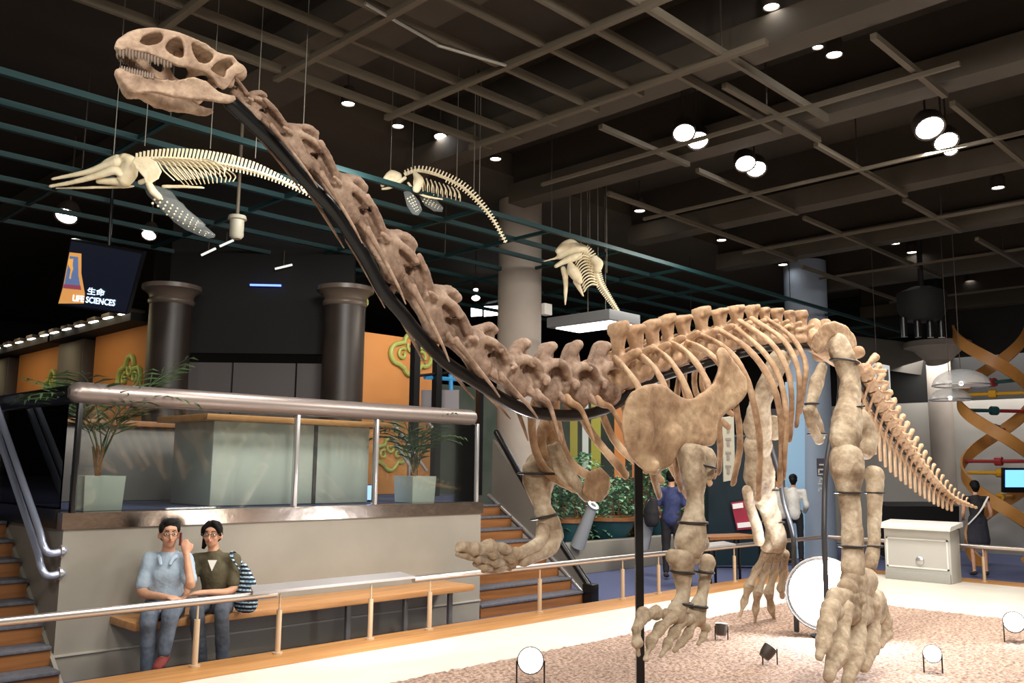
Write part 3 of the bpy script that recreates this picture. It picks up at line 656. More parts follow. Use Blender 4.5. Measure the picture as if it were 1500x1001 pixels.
# lower jaw
jl=zz([(145,408),(165,398),(195,410),(240,430),(340,450),(480,465),(560,470),(620,460),(690,450),(760,470),(800,500),(840,540),(885,565),(940,580),(990,590),(1005,620),(960,645),(880,640),(800,625),(720,620),(650,615),(540,600),(420,567),(330,560),(290,580),(235,560),(200,535),(165,500),(150,450)])
b=bmesh.new()
for sg in (-1,1):
    def fj(x,y,k,sg=sg):
        p=W(x,y,-hw(x+4)); w=hw(x+4)-.012-k; return V((p.x,SY+sg*w,p.z))
    slab(b,[dens(jl,2)],lambda x,y:fj(x,y,0),lambda x,y:fj(x,y,.03))
for t in range(9):
    x=180+t*2.6; y=104+t*3.1
    p=W(x,y,-hw(x+4)); w=hw(x+4)-.015; sweep(b,[V((p.x,SY-w,p.z)),V((p.x,SY+w,p.z))],.02,8,V((0,0,1)))
b=remesh(b,.0075,5,.002,14,5); jaw=obj('lower_jaw',b,M['skull'],dino,angle=180)
tb=bmesh.new()
for sg in (-1,1):
    for i in range(13):
        t=i/12; x=182+46*t; y=100+9*t; p=W(x,y,-hw(x+4)); w=hw(x+4)-.024; c=V((p.x,SY+sg*w,p.z))
        sweep(tb,[c-V((0,0,.012)),c+V((0,0,.006)),c+V((0,0,.018*(1-.3*t)))],[(.006,.006),(.006,.005),(.002,.002)],6)
obj('lower_teeth',tb,M['tooth'],jaw)
# ---- vertebrae built on a bilinear frame between two photo stations
def vertebra(name,T0,B0,T1,B1,segs,m,parent=dino,dy=0,amp=.005,lat=1,seed=None,it=2,vd=24,plates=()):
    t0,b0,t1,b1=[W(*p,dy) for p in (T0,B0,T1,B1)]
    H=((t0-b0).length+(t1-b1).length)/2
    def f(t,h,w):
        lo=b0+(b1-b0)*t; hi=t0+(t1-t0)*t; p=lo+(hi-lo)*h; return V((p.x,p.y+w*H*lat,p.z))
    b=bmesh.new(); R2=random.Random(SEED[0]+11)
    for s in segs:
        s,mir=s
        for sg in ((1,-1) if mir else (1,)):
            jt=R2.uniform(-.03,.03); jh=R2.uniform(-.03,.03)
            pts=[f(a[0]+jt,a[1]+jh,a[2]*sg) for a in s]
            rr=[(a[3]*H*(a[4] if len(a)>4 else 1),a[3]*H) for a in s]
            csweep(b,pts,rr,10,YH,3)
    for (poly,w0,w1) in plates:
        for sg in ((1,-1) if w0>0 else (1,)):
            pl_=[(x+R2.uniform(-.02,.02),y+R2.uniform(-.02,.02)) for x,y in poly]
            slab(b,[pl_],lambda x,y:f(x,y,w0*sg),lambda x,y:f(x,y,w1*sg))
    SEED[0]+=1
    b=remesh(b,H/vd,it,amp*H*5,2.0/H,SEED[0],amp2=amp*.5); return obj(name,b,m,parent,angle=180),f,H
cerv=[([(.02,.30,0,.15),(.14,.29,0,.19),(.35,.27,0,.12),(.6,.26,0,.13),(.80,.24,0,.21),(.93,.22,0,.25)],0),
      ([(.42,.62,.07,.09),(.58,.82,.07,.09),(.70,.98,.06,.10),(.84,1.0,.05,.09)],1),
      ([(.34,.56,.14,.085),(.12,.66,.2,.075),(-.10,.73,.23,.065)],1),
      ([(.56,.62,.12,.085),(.82,.70,.2,.085),(1.0,.66,.23,.07)],1),
      ([(.5,.45,.1,.07),(.5,.42,.25,.07),(.36,.34,.32,.05)],1),
      ([(.06,.24,.1,.08),(.10,.14,.24,.065),(.18,.08,.31,.05)],1)]
cplate=[([(.05,.2),(.3,.14),(.7,.08),(.92,.0),(.98,.2),(.90,.46),(.97,.58),(1.06,.7),(.98,.8),(.84,1.02),(.66,1.06),(.52,.92),(.40,.70),(.20,.72),(.02,.66),(.10,.48)],-.06,.06),
        ([(.30,.52),(.62,.18),(.94,.06),(.97,.30),(.82,.44),(.60,.60)],.05,.17),
        ([(.02,.74),(.34,.50),(.60,.62),(.95,.66),(.90,.74),(.60,.74),(.35,.64)],.10,.19)]
st=[((346,113),(340,146)),((394,146),(372,182)),((476,207),(444,252)),((545,290),(509,332)),((617,373),(573,418)),((676,445),(634,500)),((730,492),(702,556)),((775,507),(757,588)),((812,508),(800,598)),((850,509),(846,602)),((893,508),(890,596))]
gaps=.0
for i in range(10):
    (T0,B0),(T1,B1)=st[i],st[i+1]
    o,f,H=vertebra('neck_vertebra',T0,B0,T1,B1,cerv if i else cerv[:5],M['neck'],amp=.004,it=1,vd=30,plates=cplate if i else cplate[:1])
    if i>=1:
        L_=1.05 if i<7 else .85
        for sg in (-1,1):
            b=bmesh.new(); w=.36
            pts=[f(.16,.16,sg*.30),f(.2,.08,sg*w),f(.5,.0,sg*w*1.02),f(.2+L_*.75,-.12 if i<7 else -.28,sg*w),f(.2+L_,-.2 if i<7 else -.5,sg*w*.95)]
            csweep(b,pts,[.06*H,.062*H,.042*H,.03*H,.014*H],8,YH,5)
            obj('neck_rib',b,M['neck'] if i<8 else M['rib'],o,angle=180)
dors=[([(-.02,.25,0,.2),(.5,.24,0,.16),(1.0,.25,0,.2)],0),
      ([(.3,.4,0,.15),(.6,.5,0,.14)],0),
      ([(.45,.5,.05,.1),(.4,.62,.25,.09),(.35,.68,.42,.08)],1),
      ([(.5,.5,.05,.1),(0.0,.52,.15,.07)],1),([(.6,.5,.05,.1),(1.05,.56,.14,.07)],1)]
sd=[((893,492),(890,590)),((916,486),(918,578)),((943,485),(943,562)),((966,478),(968,552)),((987,472),(990,545)),((1013,466),(1015,535)),((1039,461),(1040,526)),((1066,456),(1067,519)),((1091,455),(1092,514)),((1110,457),(1114,510)),((1126,457),(1134,507)),((1146,459),(1152,506)),((1164,463),(1170,507)),((1182,465),(1188,508))]
for i in range(13):
    (T0,B0),(T1,B1)=sd[i],sd[i+1]
    q_=random.Random(i*7); wv=q_.uniform(-.05,.05); hh=q_.uniform(-.06,.08)
    vertebra('back_vertebra',T0,B0,T1,B1,dors,M['rib'],amp=.004,vd=26,it=2,plates=[([(.30,.45),(.38,.72),(.26+wv,1.0),(.30+wv,1.12+hh),(.74+wv,1.16+hh),(.86+wv,1.04),(.74,.74),(.86,.45)],-.10,.10),([(.28+wv,.98),(.30+wv,1.12+hh),(.74+wv,1.16+hh),(.84+wv,1.02)],-.17,.17)])
vertebra('sacrum',(1182,465),(1188,510),(1262,522),(1248,550),[([(-.02,.3,0,.35),(.5,.3,0,.33),(1,.3,0,.3)],0),([(.05,.5,0,.25),(.1,.9,0,.2)],0),([(.28,.5,0,.28),(.3,1.05,0,.26),(.3,1.25,0,.2)],0),([(.5,.5,0,.25),(.55,.95,0,.2)],0),([(.8,.5,0,.22),(.85,.8,0,.16)],0),([(.2,.4,0,.2),(.2,.45,.7,.2)],1),([(.6,.4,0,.2),(.6,.45,.7,.2)],1)],M['rib'],vd=22)
# ---- tail
tp=curve([W(*p) for p in ((1262,537),(1273,566),(1290,600),(1309,630),(1330,658),(1350,684),(1372,709),(1397,731),(1430,744))],8)
def arc(pts,n):
    L=[0]
    for a,c in zip(pts,pts[1:]): L.append(L[-1]+(c-a).length)
    out=[]
    for i in range(n+1):
        s=L[-1]*i/n; k=max(j for j in range(len(L)) if L[j]<=s+1e-9); k=min(k,len(pts)-2); out.append(pts[k].lerp(pts[k+1],(s-L[k])/(L[k+1]-L[k])))
    return out
NT=25; ap=arc(tp,NT); TL=sum((a-c).length for a,c in zip(ap,ap[1:]))
for i in range(NT):
    a,c=ap[i],ap[i+1]; t=i/NT; d=(c-a); L_=d.length; u=V((0,0,1))-d.normalized()*d.normalized().z; u.normalize(); h=.17*(1-t)**.75+.022; mid=(a+c)/2
    b=bmesh.new(); sweep(b,[a+d*.04,a+d*.3,a+d*.7,a+d*.96],[h*.48,h*.36,h*.36,h*.5],10)
    if t<.9:
        csweep(b,[mid+u*h*.2,mid+u*h*1.0+d*.1,mid+u*h*(1.7-t*.5)+d*.35],[(h*.12,h*.2),(h*.12,h*.2),(h*.2,h*.22)],8,YH,3)
        if t<.5:
            for sg in (-1,1): csweep(b,[mid+YH*sg*h*.2,mid+YH*sg*h*(1.0-t)],[h*.16,h*.11],8,V((0,0,1)),2)
    b=remesh(b,max(.005,h/11),1,h*.04,30,i); o=obj('tail_vertebra',b,M['rib'],dino,angle=180)
    if 1<=i<20:
        Lc=(.50-.42*(i/20))*(1.0 if i>2 else .8); b=bmesh.new(); p=a-u*h*.45
        q_=p-V((0,0,Lc))+V((.05,0,0))*0
        for sg in (-1,1): csweep(b,[p+YH*sg*h*.3,p.lerp(q_,.35)+YH*sg*.008,q_.lerp(p,.2)],[.014,.012,.01],8,YH,3)
        csweep(b,[p.lerp(q_,.4),q_.lerp(p,.15),q_],[(.014,.022),(.014,.028),(.014,.024)],8,YH,3)
        obj('chevron',remesh(b,.0065,1),M['rib'],o,angle=180)
# ---- ribs
ribs=[([(901,526),(922,548),(940,580),(950,640),(957,695),(966,727)],9),
 ([(928,517),(955,535),(972,565),(985,615),(990,680),(998,715)],9),
 ([(957,510),(985,533),(1006,572),(1018,625),(1024,700)],9),
 ([(983,503),(1012,522),(1036,560),(1048,600),(1055,650),(1053,692)],8.5),
 ([(1007,503),(1038,517),(1062,545),(1077,590),(1084,650),(1074,709)],8.5),
 ([(1022,490),(1060,508),(1088,542),(1104,590),(1113,650),(1111,732)],8),
 ([(1050,482),(1092,508),(1125,550),(1140,592),(1145,645),(1142,712)],8),
 ([(1074,478),(1115,512),(1141,552),(1151,600),(1150,660),(1148,700)],7.5),
 ([(1083,470),(1130,503),(1154,545),(1160,592),(1157,645)],7.5),
 ([(1101,467),(1147,498),(1168,538),(1171,578),(1167,624)],7),
 ([(1122,467),(1158,493),(1179,529),(1178,568),(1172,604)],6.5)]
for i,(L_,w) in enumerate(ribs):
    n=len(L_); prof=lerpl([-.08,-.30,-.41,-.44,-.40,-.28],n)
    for sg in (1,-1):
        pts=[]; 
        for (x,y),dy in zip(L_,prof):
            p=W(x,y,dy)
            if sg<0: p=V((p.x,2*SY-p.y,p.z))
            pts.append(p)
        rr=[(.017,rad(pts[min(k,n-1)],w)*.9) for k in range(n)]; rr[0]=(.02,rr[0][1]*.9); rr[-1]=(.016,rr[-1][1]*.95)
        b=bmesh.new(); csweep(b,pts,rr,12,YH,6)
        # head of the rib reaching the vertebra
        hp=W(L_[0][0]-6,L_[0][1]+14,-.06 if sg>0 else .06); csweep(b,[pts[0],hp],[.018,.02],8,YH,3)
        SEED[0]+=1; b=remesh(b,.009,2,.0035,9,SEED[0]); obj('rib',b,M['rib'],dino,angle=180)
# ---- shoulder blades
sc=[(911,600),(914,585),(924,573),(937,566),(952,561),(966,562),(984,574),(1000,582),(1012,584),(1030,576),(1043,564),(1052,545),(1053,530),(1049,516),(1052,509),(1060,509),(1070,524),(1082,538),(1093,552),(1094,572),(1088,586),(1070,602),(1055,617),(1050,636),(1046,652),(1030,655),(1012,651),(1000,650),(992,666),(984,682),(970,692),(958,698),(946,693),(934,681),(922,664),(914,645),(910,620)]
bone('shoulder_blade',[],M['bone'],polys=[([sc],-.47,.055)],balls=[(W(940,640,-.47),(.07,.05,.09)),(W(1060,575,-.46),(.09,.05,.05)),(W(985,640,-.48),(.08,.045,.08)),(W(958,682,-.49),(.04,.05,.04))],vox=.013,it=7,amp=.012,nsc=6)
bone('shoulder_blade',[[(798,622,11,.45),(812,640,14,.46),(818,668,13,.48)],[(795,625,8,.45),(793,650,9,.45),(800,672,10,.45)]],M['bone'],amp=.008,vox=.012)
# ---- near foreleg
bone('humerus',[[(1012,668,24,-.48),(1016,690,22,-.5),(1018,722,16,-.5),(1017,752,16,-.5),(1013,784,26,-.5),(1011,800,26,-.5)],[(1000,662,15,-.46),(1034,670,17,-.5),(1036,696,12,-.5)],[(1000,792,14,-.5),(1028,794,14,-.48)]],M['leg'],amp=.008,vox=.011)
bone('ulna',[[(998,822,23,-.5),(1000,842,17,-.5),(1001,872,11,-.5),(990,900,16,-.5)],[(984,816,12,-.5),(1016,818,13,-.5)]],M['leg'],amp=.005,label='thicker forearm bone')
bone('radius',[[(1036,824,15,-.46),(1033,846,11,-.46),(1028,874,10,-.46),(1018,902,18,-.46)]],M['leg'],amp=.005)
for a in ([(962,897,11,-.52),(942,902,13,-.54),(932,922,9,-.55),(933,942,10,-.56),(936,960,4,-.56)],[(984,904,11,-.52),(966,922,11,-.54),(954,940,10,-.56),(946,966,4,-.57)],[(1000,908,11,-.5),(987,928,10,-.52),(978,944,9,-.54),(968,962,4,-.55)],[(1016,910,10,-.48),(1008,928,9,-.5),(998,942,8,-.5),(988,954,4,-.5)],[(1026,910,10,-.45),(1034,920,9,-.44),(1030,934,7,-.44),(1022,944,4,-.44)]):
    for k in range(len(a)-1): bone('hand_bone',[[a[k],a[k+1]]],M['leg'],amp=.007,nsc=16)
bone('wrist_bones',[[(975,900,10,-.5),(1000,908,10,-.5),(1028,906,9,-.46)]],M['leg'],amp=.006)
# ---- raised far foreleg
bone('humerus',[[(806,664,14,.5),(794,684,27,.5),(789,706,27,.5),(794,740,14,.48),(802,764,19,.46),(808,786,20,.44)],[(776,690,14,.5),(812,700,12,.5)]],M['leg'],amp=.008,vox=.012)
bone('ulna',[[(812,782,15,.42),(806,800,14,.4),(786,812,12,.38),(766,822,11,.36)]],M['leg'],amp=.005)
bone('radius',[[(796,776,12,.44),(790,796,11,.38),(772,806,10,.36),(756,812,10,.34)]],M['leg'],amp=.005)
for a in ([(754,810,10,.34),(735,803,9,.3),(716,800,12,.28),(698,806,10,.26),(690,812,5,.26)],[(748,818,9,.34),(722,812,9,.28),(694,804,12,.24),(676,800,9,.22),(668,806,5,.22)],[(750,824,8,.36),(724,824,8,.3),(700,820,7,.26),(680,814,6,.24),(668,812,4,.22)],[(752,828,7,.38),(730,832,7,.34),(710,832,6,.3),(694,826,5,.28)],[(746,831,7,.40),(724,836,6,.38),(706,836,5,.36)]):
    for k in range(len(a)-1):
        bone('hand_bone',[[a[k],((a[k][0]+a[k+1][0])/2,(a[k][1]+a[k+1][1])/2,a[k][2]*.78,a[k][3]),(a[k+1][0]+1.5,a[k+1][1],a[k+1][2]*.95,a[k+1][3])]],M['leg'],amp=.002)
bone('chest_bone',[[(814,655,9,.22),(828,684,9,.2),(844,710,10,.18),(860,728,9,.16)],[(806,655,6,.24),(818,690,7,.24),(832,708,6,.22)]],M['leg'],amp=.005)
bone('chest_bone',[],M['bone'],polys=[([[(864,690),(880,684),(893,698),(892,722),(882,737),(866,736),(853,722),(856,702)]],.14,.03)],vox=.01,it=4)
# ---- pelvis
il=[(1186,508),(1192,490),(1206,474),(1222,471),(1240,478),(1251,490),(1256,506),(1247,512),(1238,503),(1226,492),(1216,494),(1208,510),(1196,518)]
for sg in (-1,1):
    bone('hip_bone',[],M['bone'],polys=[([il if sg<0 else [(x-34,y+6) for x,y in il]],sg*.27,.07)],vox=.012,it=5,amp=.009)
bone('pubis',[[(1204,538,9,-.1),(1196,562,12,-.1),(1190,585,10,-.1),(1186,600,9,-.1)]],M['leg'],amp=.006,label='brightly lit bone under the hips')
bone('ischium',[[(1180,600,6,-.1),(1188,622,8,-.1),(1200,645,8,-.1)],[(1192,602,6,.0),(1200,622,7,.0),(1204,640,6,.0)]],M['leg'],amp=.005)
# ---- near hind leg
bone('femur',[[(1226,502,19,-.28),(1236,525,19,-.33),(1245,555,17.5,-.37),(1245,585,18,-.4),(1242,612,25,-.42),(1238,640,26,-.43),(1238,656,22,-.44)],[(1212,498,12,-.24),(1228,504,15,-.28)],[(1262,612,14,-.36),(1272,640,17,-.36),(1268,660,15,-.36)]],M['leg'],vox=.012,amp=.01,nsc=7)
bone('tibia',[[(1240,672,28,-.46),(1242,694,28,-.47),(1243,718,19,-.48),(1247,760,17,-.5),(1249,800,18,-.52),(1249,838,20,-.54)]],M['leg'],vox=.012,amp=.008,nsc=7)
bone('fibula',[[(1281,696,17,-.42),(1281,718,14,-.44),(1281,760,12,-.47),(1280,800,11,-.5),(1274,830,12,-.52)]],M['leg'],amp=.007)
bone('ankle_bone',[[(1248,850,22,-.54),(1270,852,20,-.52)],[(1240,864,18,-.56),(1268,866,16,-.54)]],M['leg'],amp=.008)
bone('foot_bone',[[(1222,876,17,-.58),(1250,880,20,-.56),(1284,880,18,-.5)],[(1222,896,16,-.6),(1256,902,18,-.58),(1288,900,15,-.5)]],M['leg'],amp=.012,nsc=12,label='lumpy bone block at the top of the foot')
for a in ([(1216,892,16,-.62),(1210,920,15,-.66),(1206,944,13,-.68),(1200,962,7,-.70)],[(1234,892,17,-.6),(1231,930,15,-.64),(1227,958,17,-.67),(1214,992,9,-.7)],[(1254,892,17,-.58),(1255,932,15,-.61),(1252,962,17,-.64),(1240,1002,9,-.67)],[(1274,890,16,-.55),(1277,922,14,-.57),(1275,948,15,-.59),(1266,980,8,-.62)],[(1288,890,14,-.5),(1296,910,13,-.52),(1296,928,12,-.52),(1288,944,7,-.54)]):
    bone('foot_bone',[a[:3]],M['leg'],amp=.011,nsc=14,flat=1); bone('foot_bone',[[a[2],a[3]]],M['leg'],amp=.008,nsc=14,flat=1)
# ---- far hind leg
bone('femur',[[(1142,526,18,.4),(1126,560,16,.48),(1113,595,18,.55),(1110,622,24,.6),(1112,636,22,.6)],[(1132,618,12,.6),(1133,636,12,.6)]],M['leg'],amp=.008,vox=.013)
bone('tibia',[[(1110,652,24,.62),(1110,668,20,.64),(1112,694,26,.66),(1116,716,23,.7),(1126,745,16,.76),(1134,772,15,.8),(1136,792,19,.84)]],M['leg'],amp=.008,vox=.013)
bone('fibula',[[(1094,718,9,.7),(1100,745,9,.76),(1108,770,9,.8),(1112,792,10,.84)]],M['leg'],amp=.005)
bone('ankle_bone',[[(1122,800,11,.86),(1142,800,12,.88)]],M['leg'],amp=.006)
for a in ([(1122,812,9,.9),(1108,835,8,1.0),(1097,860,9,1.05),(1090,882,7,1.1),(1084,903,2.5,1.14)],[(1130,812,9,.9),(1120,840,8,1.0),(1110,868,9,1.06),(1107,892,7,1.12),(1106,914,2.5,1.17)],[(1140,812,9,.9),(1134,840,8,1.0),(1126,868,9,1.06),(1130,892,7,1.12),(1136,914,2.5,1.17)],[(1150,812,8,.9),(1148,838,8,.98),(1144,862,8,1.02),(1146,874,5,1.06)]):
    k=len(a); bone('foot_bone',[a[:3]],M['leg'],amp=.004); bone('foot_bone',[a[2:]],M['leg'],amp=.003,label='pointed toe claw')
# ---- rough lumps where the foot bones meet
# ---- straps
def strap(x,y,w,dy,tilt=0,r=.009,h=1.0):
    c=W(x,y,dy); R_=rad(c,w)*1.04; b=bmesh.new(); pts=[]
    ax=V((math.sin(math.radians(tilt))*.7,-math.sin(math.radians(tilt))*.7,math.cos(math.radians(tilt))))
    a,d=frame(ax,YH)
    for k in range(24): an=2*math.pi*k/24; pts.append(c+a*(R_*.9*math.cos(an))+d*(R_*math.sin(an)))
    sweep(b,pts,(r,r*1.6),6,ax,closed=True); obj('strap',b,M['strap'],dino)
for s in ((1026,682,22,-.5,12),(1015,766,20,-.5,0),(1000,838,17,-.5,5),(1032,838,12,-.48,5),(1000,884,14,-.5,8),(1022,888,13,-.48,8),(1237,530,20,-.34,8),(1244,598,21,-.41,-8),(1242,722,19,-.48,0),(1281,722,13,-.44,0),(1248,800,19,-.52,0),(1280,800,12,-.5,0),(790,694,30,.5,0),(797,757,19,.47,-12),(1118,718,22,.7,0),(1132,765,16,.8,0),(1188,592,10,-.1,0),(1197,636,13,-.05,0)): strap(*s)
# ---- steel supports
bar=[(338,150),(370,180),(404,213),(452,268),(488,306),(514,344),(538,382),(562,427),(588,458),(612,488),(652,530),(698,560),(735,584),(762,598),(790,606),(835,609),(870,605),(905,590),(930,571)]
b=bmesh.new(); csweep(b,[W(*p) for p in bar],(.03,.034),14,YH,5); obj('support_bar',b,M['black_steel'],dino)
b=bmesh.new(); csweep(b,[W(*p) for p in ((925,573),(960,556),(1020,537),(1080,520),(1140,508),(1200,512),(1250,545))],(.026,.03),12,YH,4); obj('support_bar',b,M['black_steel'],dino)
b=bmesh.new(); csweep(b,[W(*p) for p in ((1250,545),(1268,575),(1284,606),(1304,637),(1325,665),(1346,691),(1370,716),(1398,737))],[.022,.022,.02,.016,.014,.012,.01,.008],12,YH,4); obj('support_bar',b,M['black_steel'],dino)
pb=PY(SY,937,900); b=bmesh.new(); sweep(b,[V((pb.x,SY,PT)),V((pb.x,SY,W(932,600).z))],.024,4,V((.72,.69,0)),square=True); obj('support_post',b,M['black_steel'],dino)
for i,(x,y,d1) in enumerate(((pb.x,SY,0),)):
    b=bmesh.new(); box(b,(x-.12,y-.12,PT+.02),(x+.12,y+.12,PT+.035)); obj('post_foot_plate',b,M['black_steel'],dino)
b=bmesh.new(); csweep(b,[W(1218,520,-.1),W(1229,545,-.2),W(1229,590,-.22),W(1217,640,-.22),W(1209,700,-.24),W(1207,780,-.26)],.02,12,YH,5)
e=W(1207,780,-.26); sweep(b,[e,V((e.x,e.y,PT))],.02,12); obj('support_post',b,M['grey_steel'],dino)
e=W(1163,800,.66); b=bmesh.new(); csweep(b,[W(1125,640,.55),W(1140,690,.58),W(1148,735,.62),W(1160,775,.66),e],.022,12,YH,5); sweep(b,[e,V((e.x,e.y,PT))],.024,12); obj('support_post',b,M['grey_steel'],dino)
# ================================================================ SMALL HANGING SKELETONS
def wires(parent,pts,top=6.3,r=.004):
    for p in pts:
        b=bmesh.new(); sweep(b,[p,V((p.x,p.y,top if p.y<8.9 else 5.95))],r,6); obj('suspension_wire',b,M['wire'],parent)
def Dp(d): return lambda x,y: PD(d(x) if callable(d) else d,x,y)
def wbone(name,segs,P,parent,m='white_bone',vox=.008,it=2,balls=(),seg=10,dep=9,amp=.0015):
    b=bmesh.new()
    for s in segs:
        pts=[P(a[0],a[1])+cf*(a[3] if len(a)>3 else 0) for a in s]; csweep(b,pts,[a[2]*dep/F for a in s],seg,cf,4)
    for c,r in balls: ell(b,c,r)
    SEED[0]+=1
    b=remesh(b,vox,it,amp,20,SEED[0]); return obj(name,b,M[m],parent,angle=180)
z3=lambda L:[(60+a[0]/3.571,200+a[1]/3.571)+tuple(a[2:]) for a in L]
dl=7.6; P1=Dp(dl); dol=thing('dolphin_skeleton','long-beaked cream dolphin skeleton hanging below the dinosaur head at the left','skeleton',P1(270,250),None)
wbone('skull',[z3([(60,223,2.2),(150,205,3.2),(250,185,4.6),(330,160,7),(400,140,10)]),z3([(440,115,8,0),(465,140,12,0),(455,190,14),(440,220,12)]),z3([(318,148,3),(350,128,4),(400,110,5)]),z3([(400,105,5,.05),(440,105,6,.05),(470,120,5,.05)])],P1,dol,dep=dl)
wbone('lower_jaw',[z3([(60,265,2.4,-.04),(180,245,3.4,-.05),(300,215,5,-.06),(400,185,7,-.07),(430,200,6,-.06)]),z3([(62,266,1.6,.05),(250,262,2.4,.05),(420,258,2.6,.05),(470,255,2,.05)]),z3([(300,235,4),(380,235,6),(430,235,7)])],P1,dol,dep=dl)
sp=curve([V((*p,0)) for p in z3([(490,130),(560,120),(660,118),(780,125),(900,140),(1020,160),(1140,190),(1240,225),(1340,270),(1420,310),(1468,338)])],8)
sp=arc(sp,52)
for i in range(52):
    a,c=sp[i],sp[i+1]; t=i/52; m_=(a+c)/2; pa,pc,pm=P1(a.x,a.y),P1(c.x,c.y),P1(m_.x,m_.y)
    r=(3.2*(1-t)**.6+1.0)*dl/F; b=bmesh.new(); sweep(b,[pa.lerp(pc,.08),pm,pa.lerp(pc,.92)],[r,r*.8,r],8,cf)
    sl=(6+10*math.sin(min(1,t*1.9+.12)*math.pi)**.8 if t<.5 else 6+10*(1-t)*1.15); sl=(9+8*math.sin(math.pi*min(1,(t+.1)*1.15)))*(1 if t<.6 else (1-t)/.4*.6+.4)
    n_=V((-(c.y-a.y),(c.x-a.x),0)).normalized(); n_=n_ if n_.y<0 else -n_
    lean=2.5*(1 if t<.5 else .2)
    tip=V((m_.x+n_.x*sl+lean,m_.y+n_.y*sl,0)); sweep(b,[pm,P1(tip.x,tip.y)],[(.004,.010),(.005,.011)],6,cf)
    if t>.45: sweep(b,[pm,P1(m_.x-n_.x*(7*(1-t)+4)+1,m_.y-n_.y*(7*(1-t)+4))],[(.004,.009),(.004,.006)],6,cf)
    if t>.15:
        for sg in (-1,1): sweep(b,[pm,pm+cf*sg*.09*(1-t*.7)],[.007,.005],6)
    obj('vertebra',b,M['white_bone'],dol)
for k in range(13):
    x=175+6.0*k+k*1.2; L_=[(x+48,233),(x+62,240+k*.2),(x+75,255-k*.2),(x+88-k*1.2,268-k*.5)]
    for sg in (-1,1):
        pts=[P1(L_[0][0]-6,L_[0][1])]+[P1(a,b_)+cf*sg*o_ for (a,b_),o_ in zip(L_[1:],(.10,.15,.12))]
        b=bmesh.new(); csweep(b,pts,[.008,.0075,.006,.005],6,cf,5); obj('rib',b,M['white_bone'],dol)
b=bmesh.new(); slab(b,[[(60+x/3.571,200+y/3.571) for x,y in ((530,128),(590,122),(640,150),(668,200),(650,240),(612,262),(585,262),(578,232),(540,190),(515,150))]],lambda x,y:P1(x,y)-cf*.16,lambda x,y:P1(x,y)-cf*.14); obj('shoulder_blade',remesh(b,.006,3,.002,20),M['white_bone'],dol,angle=180)
wbone('breastbone',[z3([(640,262,3),(740,262,2.6),(850,268,1.8)]),z3([(520,240,4),(555,232,4),(570,265,3)])],P1,dol,dep=dl)
def flipper(P,out,parent,dots,d,thick=.012,sh=0):
    b=bmesh.new(); slab(b,[out],lambda x,y:P(x,y)+cf*(sh-thick),lambda x,y:P(x,y)+cf*(sh+thick)); f=obj('flipper',b,M['flipper'],parent,angle=180)
    for i,(x,y,r) in enumerate(dots):
        b=bmesh.new(); ell(b,P(x,y)+cf*(sh-thick*1.1),(r*d/F,r*d/F,r*d/F),seg=8); obj('finger_bone',b,M['white_bone'],f)
def fdots(a,c,rows,n,w,bow=3,r0=1.9):
    out=[]; dx,dy=c[0]-a[0],c[1]-a[1]; L_=math.hypot(dx,dy); nx_,ny_=-dy/L_,dx/L_
    for r in range(rows):
        for i in range(n):
            t=(i+.5)/n; off=(r-(rows-1)/2)*w*(1-.55*t); out.append((a[0]+dx*t+nx_*(off-bow*math.sin(t*3.14)),a[1]+dy*t+ny_*(off-bow*math.sin(t*3.14)),r0*(1-.45*t)))
    return out
fo=z3([(570,275),(600,262),(650,275),(710,300),(740,340),(790,390),(840,430),(885,470),(880,485),(850,490),(790,470),(730,445),(670,405),(620,350),(590,320)])
fl=[(x,y) for x,y in fo]; flipper(P1,fl,dol,fdots((232,294),(300,332),3,9,6.5,0),dl,sh=-.12)
wbone('humerus',[z3([(600,265,5,-.14),(620,300,6,-.14),(650,330,5,-.14)])],P1,dol,dep=dl)
fl=[(x-2,y+9) for x,y in fl]; flipper(P1,fl,dol,fdots((232,306),(296,343),2,8,6,0,1.6),dl,sh=.16)
wires(dol,[P1(166,232),P1(212,214),P1(308,218),P1(374,232),P1(441,262)])
# second: small porpoise
z4=lambda L:[(540+ (a[0]-0)/5.0,230+a[1]/5.0)+tuple(a[2:]) for a in L]
d2=10.2; P2=Dp(d2); pz=thing('porpoise_skeleton','small cream porpoise skeleton diving tail-down, hanging right of the neck','skeleton',P2(650,290))
